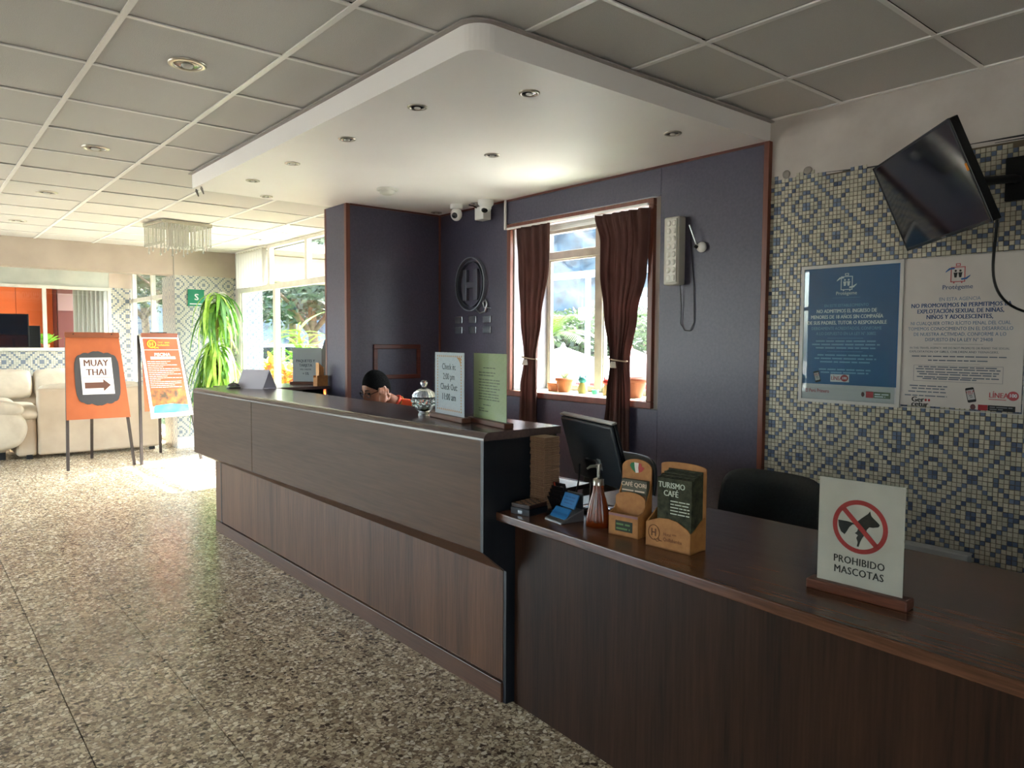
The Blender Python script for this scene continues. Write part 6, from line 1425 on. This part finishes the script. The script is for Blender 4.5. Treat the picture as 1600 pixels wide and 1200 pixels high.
tl1 = noisy('tree_foliage', '152213', '2e3f23', 2.5, .6, translucent=.35, coord='World'); tl2 = noisy('pale_foliage', '223120', '44552f', 2.5, .6, translucent=.35, coord='World'); tl3 = noisy('silver_foliage', '1f2c23', '4f5e4c', 3, .5, translucent=.3, coord='World')
bark = noisy('bark', '5b4a3c', '7a6654', 10, .9)
def tree(label, loc, h, cr_, m, seed, n=2600, size=.10, trunk_r=.11, cat='tree', lean=0):
    t = thing('tree', label, cat, loc)
    r = random.Random(seed)
    MB().tube([(0, 0, 0), (.1, .05, h*.35), (lean*.5, -.05, h*.6), (lean, 0, h*.8)], [trunk_r*1.2, trunk_r, trunk_r*.8, trunk_r*.5], 10).build('trunk', bark, t)
    for k in range(4):
        a = k*1.6+.4; MB().tube([(lean*.3, 0, h*.5), (cr_*.3*math.cos(a), cr_*.3*math.sin(a), h*.72), (cr_*.6*math.cos(a), cr_*.6*math.sin(a), h*.86)], [trunk_r*.5, trunk_r*.35, trunk_r*.15], 7).build('branch', bark, t)
    bl = [(lean+cr_*.55*math.cos(k*1.25), cr_*.55*math.sin(k*1.25), h*(.78+.16*r.random()), cr_*.55, cr_*.55, cr_*.40) for k in range(6)]+[(lean, 0, h*.95, cr_*.6, cr_*.6, cr_*.38)]
    leafmass('foliage', m, t, bl, [n//7]*7, size, seed); return t
def at(px, py, d):
    q = fw+cr*((px-800)/F)-cu*((py-600)/F); return V(0, 0, 1.45)+q*d
P = at(487, 560, 18); tree('large shade tree with pale grey-green leaves and visible trunk outside the garden window', (P.x, P.y, -.06), 3.3, 2.6, tl3, 5, 5600, .12, .13)
P = at(400, 520, 21); tree('darker green tree behind the mosaic garden wall outside the garden window', (P.x, P.y, -.06), 3.6, 2.4, tl1, 6, 3600, .12, .12)
P = at(455, 520, 27); tree('dense green tree far behind the shade tree across the lawn', (P.x, P.y, -.06), 4.4, 3.4, tl1, 16, 4200, .16, .14)
P = at(545, 520, 24); tree('green tree on the lawn hidden partly by the partition', (P.x, P.y, -.06), 4.5, 3.2, tl2, 26, 3600, .15, .14)
P = at(285, 520, 22); tree('green tree behind the glazed side of the sofa corner', (P.x, P.y, -.06), 4.0, 2.8, tl1, 36, 3600, .13, .14)
P = at(225, 520, 26); tree('leafy tree far beyond the sofa corner glazing', (P.x, P.y, -.06), 4.4, 3.0, tl2, 46, 3000, .14, .14)
# young palm-like bush and crotons
def bushy(name, label, loc, n, l, w, mats_, up, cat='bush', drop=.5, base=.35, seed=1):
    t = thing(name, label, cat, loc); r = random.Random(seed)
    MB().tube([(0, 0, 0), (0, 0, base)], [.03, .02], 8).build('stem', bark, t); ms = []
    for m in mats_:
        for q in range(2):
            b = MB(); blade(b, (0, 0, 0), (1, 0, 0), l*(1-.25*q), w, drop, 5); o = b.build('leaf', m, t); ms.append(o.data); bpy.data.objects.remove(o)
    for k in range(n):
        z = base*r.uniform(.15, 1.0); inst(r.choice(ms), 'leaf', t, (r.uniform(-.05, .05), r.uniform(-.05, .05), z), (r.uniform(-.6, .6), -r.uniform(*up), r.uniform(0, 6.28)), (r.uniform(.7, 1.1),)*3)
    return t
cm = [mat('croton_yellow', 'dcbf2e', .5, translucent=.35), mat('croton_orange', 'd9702a', .5, translucent=.35), mat('croton_red', 'b63a26', .5, translucent=.3), mat('croton_green', '7f9a32', .5, translucent=.3)]
for k, (px, py, d, lb) in enumerate(((420, 590, 11.6, 'yellow croton bush left of the white mullion outside the garden window'), (446, 595, 11.6, 'orange and yellow croton bush just right of the white mullion outside'), (432, 600, 12.4, 'red-leaved croton bush behind the two front crotons'), (478, 605, 12.2, 'low orange croton bush behind the payment notice'), (502, 610, 12.6, 'orange croton bush nearest the partition outside the garden window'))):
    P = at(px, py, d); P.z = -.06; bushy('croton_bush', lb, P, 110, .34, .045, (cm[0:2]+[cm[3]], cm[0:3], [cm[2], cm[1]], cm[0:3], [cm[1], cm[2]])[k], (.3, 1.3), base=(1.15, 1.05, .95, .8, .8)[k], seed=40+k)['group'] = 'croton bushes outside the garden window'
P = at(468, 560, 15.5); bushy('spiky_bush', 'bright green spiky bush under the shade tree', (P.x, P.y, -.06), 120, .75, .03, [leafg, mat('spiky_green', '93c255', .5, translucent=.35)], (.1, 1.3), drop=.7, base=1.7, seed=9)
for k, (px, py, d, lb) in enumerate(((262, 665, 14.2, 'bright green low plants outside the sofa corner glazing, left clump'), (272, 668, 13.6, 'bright green low plants outside the sofa corner glazing, right clump'), (252, 660, 15.4, 'bright green low plants outside the sofa corner glazing, far clump'))):
    P = at(px, py, d); bushy('border_plant', lb, (max(P.x, 3.35), P.y, -.06), 90, .40, .03, [leafg, tl2], (.4, 1.4), drop=.4, base=.35, seed=70+k)
# kerb between floor and plants, parked car, low wall
MB().box(3.06, 3.2, 10.95, 18, -.08, .10).build('garden_kerb', mat('kerb_concrete', '8d8a82', .8), kind='structure')
car = thing('car', 'white car parked on the lane beyond the croton bushes', 'car', (at(455, 575, 19).x, at(455, 575, 19).y, -.06), math.radians(-35))
cp = mat('car_white', 'dfe2e6', .2, coat=.6)
prof = [(-2.1, .30), (-2.12, .75), (-1.95, .92), (-1.2, .98), (-.75, 1.38), (.65, 1.42), (1.35, 1.0), (2.0, .88), (2.12, .6), (2.1, .30)]
b = MB(); b.prism(prof, V(0, .8, 0), X, Z, 0, 1.6); b.build('body', cp, car, bevel=.05, seg=3)
for s in (-.805, .805):
    b = MB(); b.prism([(-1.1, .98), (-.70, 1.32), (-.05, 1.34), (-.05, .98)], V(0, s+.005*(1 if s > 0 else -1), 0), X, Z, -.004, .004); b.prism([(.03, .98), (.03, 1.34), (.60, 1.34), (1.15, .98)], V(0, s+.005*(1 if s > 0 else -1), 0), X, Z, -.004, .004); b.build('side_window', mat('car_glass', '16202a', .06), car)
    for x in (-1.35, 1.35): MB().cyl((x, s-.06*(1 if s > 0 else -1), .32), (x, s+.03*(1 if s > 0 else -1), .32), .32, n=28).build('wheel', mat('tyre', '141414', .7), car)
MB().box(2.08, 2.14, -.7, -.45, .62, .74).build('headlamp', mat('lamp_glass', 'cfd6dc', .1), car); MB().box(2.08, 2.14, .45, .7, .62, .74).build('headlamp', mat('lamp_glass'), car)
P = at(500, 560, 21.5); lwall = MB().box(-3.2, 3.2, -.12, .12, 0, .95).build('garden_wall', mat('dark_wall', '5d5f66', .8)); lwall.location = (P.x, P.y, -.06); lwall.rotation_euler = (0, 0, -.6); tag(lwall, 'low dark garden wall beyond the trees on the lawn', 'wall')
# pergola beam with post and lamp
t = thing('pergola_beam', 'long white beam outside the slate wall window with a white post and lamp', 'pergola', (8.6, 9.0, -1.2))
MB().box(-.05, .05, -4.2, 3.6, 3.69, 3.78).build('beam', mat('white_beam', '868f97', .6), t); MB().box(-.02, .09, -4.2, 3.6, 3.785, 3.80).build('gutter', mat('white_beam'), t)
P = at(919, 440, 1); dirr = (P-V(0, 0, 1.45)); kx = 8.6/dirr.x; py_post = dirr.y*kx
MB().cyl((0, py_post-9.0, 0), (0, py_post-9.0, 3.69), .045, n=16).build('post', mat('white_beam'), t)
MB().box(-.16, -.02, py_post-9.13, py_post-8.93, 3.0, 3.2).build('lamp_box', mat('cream_lamp', 'dcd6bd', .4), t, bevel=.02)
MB().tube([(-.02, py_post-9.0, 2.75), (-.06, py_post-8.8, 2.80)], .012, 6).build('hook', mat('white_beam'), t)
# umbrellas
def umbrella(label, apex, r, drop, m, m2, seed):
    t = thing('parasol', label, 'parasol', (apex.x, apex.y, -1.2)); H_ = apex.z+1.2
    MB().cyl((0, 0, 0), (0, 0, H_), .025, n=12).build('pole', mat('white_beam'), t); MB().lathe([(.28, 0), (.28, .06), (.06, .09), (.04, .2)], n=24).build('base', mat('parasol_base', '6a6a68', .7), t)
    n = 8
    for k in range(n):
        a0, a1_ = 2*PI*k/n, 2*PI*(k+1)/n; vs = []; s = 6
        for i in range(s+1):
            f = i/s
            for j in range(5):
                g_ = j/4; a = a0+(a1_-a0)*g_; sag = 1-.06*math.sin(PI*g_)*f; vs.append(V(r*f*math.cos(a)*sag, r*f*math.sin(a)*sag, H_-drop*f-.05*math.sin(PI*f)))
        for j in range(5): v = vs[s*5+j]; vs.append(v-V(0, 0, .13))
        b = MB(); b.add(vs, [(i*5+j, i*5+j+1, (i+1)*5+j+1, (i+1)*5+j) for i in range(s+1) for j in range(4)], True); b.build('canopy_panel', m, t)
    for k in range(n): a = 2*PI*k/n; MB().cyl((0, 0, H_-drop-.1), (r*.6*math.cos(a), r*.6*math.sin(a), H_-drop*.62), .008, n=5).build('strut', mat('white_beam'), t)
    MB().lathe([(.05, H_-.02), (.03, H_+.03), (.0001, H_+.06)], n=12).build('finial', m2, t); return t
uw = mat('parasol_white', 'c9cfd4', .8, translucent=.35); up_ = mat('parasol_pink', 'e8c6c8', .8, translucent=.4); ur = mat('parasol_red', 'b0484a', .8, translucent=.4)
umbrella('large white parasol seen between the left curtain and the window mullion', at(880, 541, 12), 1.45, .38, uw, uw, 1)
umbrella('white parasol partly behind the window mullion', at(848, 545, 14.5), 1.4, .38, uw, uw, 2)
umbrella('pale pink parasol seen right of the window mullion', at(985, 543, 12.5), 1.35, .42, up_, ur, 3)
umbrella('red parasol lower behind the pink one at the right of the window', at(1000, 562, 15), 1.3, .42, ur, ur, 4)
fn = thing('pool_fence', 'row of white fence bars below the parasols', 'fence', (at(890, 590, 17).x, at(890, 590, 17).y, -1.2), 0)
U = V(.72, -.69, 0); fm = mat('fence_white', 'dfe4ea', .6); post = MB().box(-.03, .03, -.02, .02, 0, 2.0).build('bar', fm, fn); post.location = tuple(U*-1.6)
for k in range(1, 34): inst(post.data, 'bar', fn, tuple(U*(-1.6+.17*k)), (0, 0, -.76))
MB().slab(V(0, 0, 0), U, Z, -1.7, 4.2, 1.9, 1.97, -.02, .02).build('rail', fm, fn); MB().slab(V(0, 0, 0), U, Z, -1.7, 4.2, .2, .27, -.02, .02).build('rail', fm, fn)
P = at(985, 600, 18); t = thing('red_kiosk', 'pinkish red wall panel behind the sill pots at the right of the window', 'kiosk', (P.x, P.y, -1.2), -.75); MB().box(-1.4, 1.4, -.3, .3, 0, 2.0).build('wall_panel', mat('dusty_red', 'a86462', .7), t, bevel=.01); MB().box(-1.5, 1.5, -.4, .4, 2.0, 2.08).build('roof', mat('dusty_roof', '7d5a58', .7), t); MB().box(-1.0, -.2, -.31, -.302, .5, 1.6).build('shutter', mat('pale_shutter', 'c9b0ac', .6), t)
# trees behind the parasols
for k, (px, py, d, h_, cr2, m, lb) in enumerate(((868, 520, 20, 2.9, 1.8, tl2, 'pale green rounded tree behind the white parasol'), (905, 500, 23, 3.1, 2.0, tl2, 'pale green tree behind the lamp post'), (955, 490, 22, 3.2, 2.1, tl2, 'light green tree right of the window mullion'), (1005, 500, 24, 2.9, 2.2, tl1, 'green tree behind the pink parasol at the right of the window'), (830, 500, 22, 3.1, 2.0, tl2, 'green tree hidden partly by the left curtain'), (925, 560, 19, 2.5, 1.4, tl1, 'small dark green tree beside the lamp post'), (1045, 500, 24, 3.0, 2.0, tl2, 'green tree at the right end beyond the terrace'))):
    P = at(px, py, d); tree(lb, (P.x, P.y, -1.2), h_, cr2, m, 90+k, 3400, .11, .09)
# palm
P = at(862, 510, 13.5); pt = thing('palm_tree', 'young palm with bright yellow-green fronds outside the window', 'palm', (P.x, P.y, -1.2))
MB().tube([(0, 0, 0), (.05, 0, 1.4), (-.02, 0, 2.75)], [.09, .07, .05], 12).build('trunk', noisy('palm_trunk', '8a7a52', 'a8965f', 12, .8), pt)
pm = mat('palm_frond', '3f5812', .5, translucent=.45); rf_ = random.Random(5)
for k in range(11):
    a = k*2*PI/11+rf_.uniform(-.2, .2); elv = rf_.uniform(.35, 1.25); L_ = rf_.uniform(1.0, 1.3); b = MB(); sp = []
    for i in range(13):
        f = i/12; sp.append(V(math.cos(a)*L_*f*math.cos(elv), math.sin(a)*L_*f*math.cos(elv), 2.75+L_*f*math.sin(elv)-.55*L_*f*f))
    b.tube(sp, [.012*(1-.8*i/12) for i in range(13)], 5); sdv = V(-math.sin(a), math.cos(a), 0)
    for i in range(1, 13):
        for j in range(2):
            p_ = sp[i-1].lerp(sp[i], j/2)
            for sg in (-1, 1):
                dirv = (sdv*sg+(sp[i]-sp[i-1]).normalized()*.7-Z*.25).normalized(); ll = .38*math.sin(PI*(.12+.8*i/13)); wv = (sp[i]-sp[i-1]).normalized()*.014
                b.add([p_-wv, p_+dirv*ll, p_+wv], [(0, 1, 2)])
    b.build('frond', pm, pt)
# house on the hill
for px, py, d, lb in ((1000, 490, 55, 'small white house on the hillside at the right of the window'), (1012, 482, 58, 'upper small white house on the hillside')):
    P = at(px, py, d); t = thing('hillside_house', lb, 'house', (P.x, P.y, P.z-1.5), .4); MB().box(-1.3, 1.3, -.9, .9, -1, 1.7).build('walls', mat('house_white', 'b9c6d2', .8), t)
    MB().prism([(-1.5, 1.7), (1.5, 1.7), (0, 2.4)], V(0, 1.0, 0), X, Z, 0, 2.0).build('roof', mat('house_roof', '5a6c80', .8), t)
    for x in (-.7, .5): MB().box(x-.25, x+.25, -.93, -.9, .3, 1.1).build('window', mat('car_glass'), t)
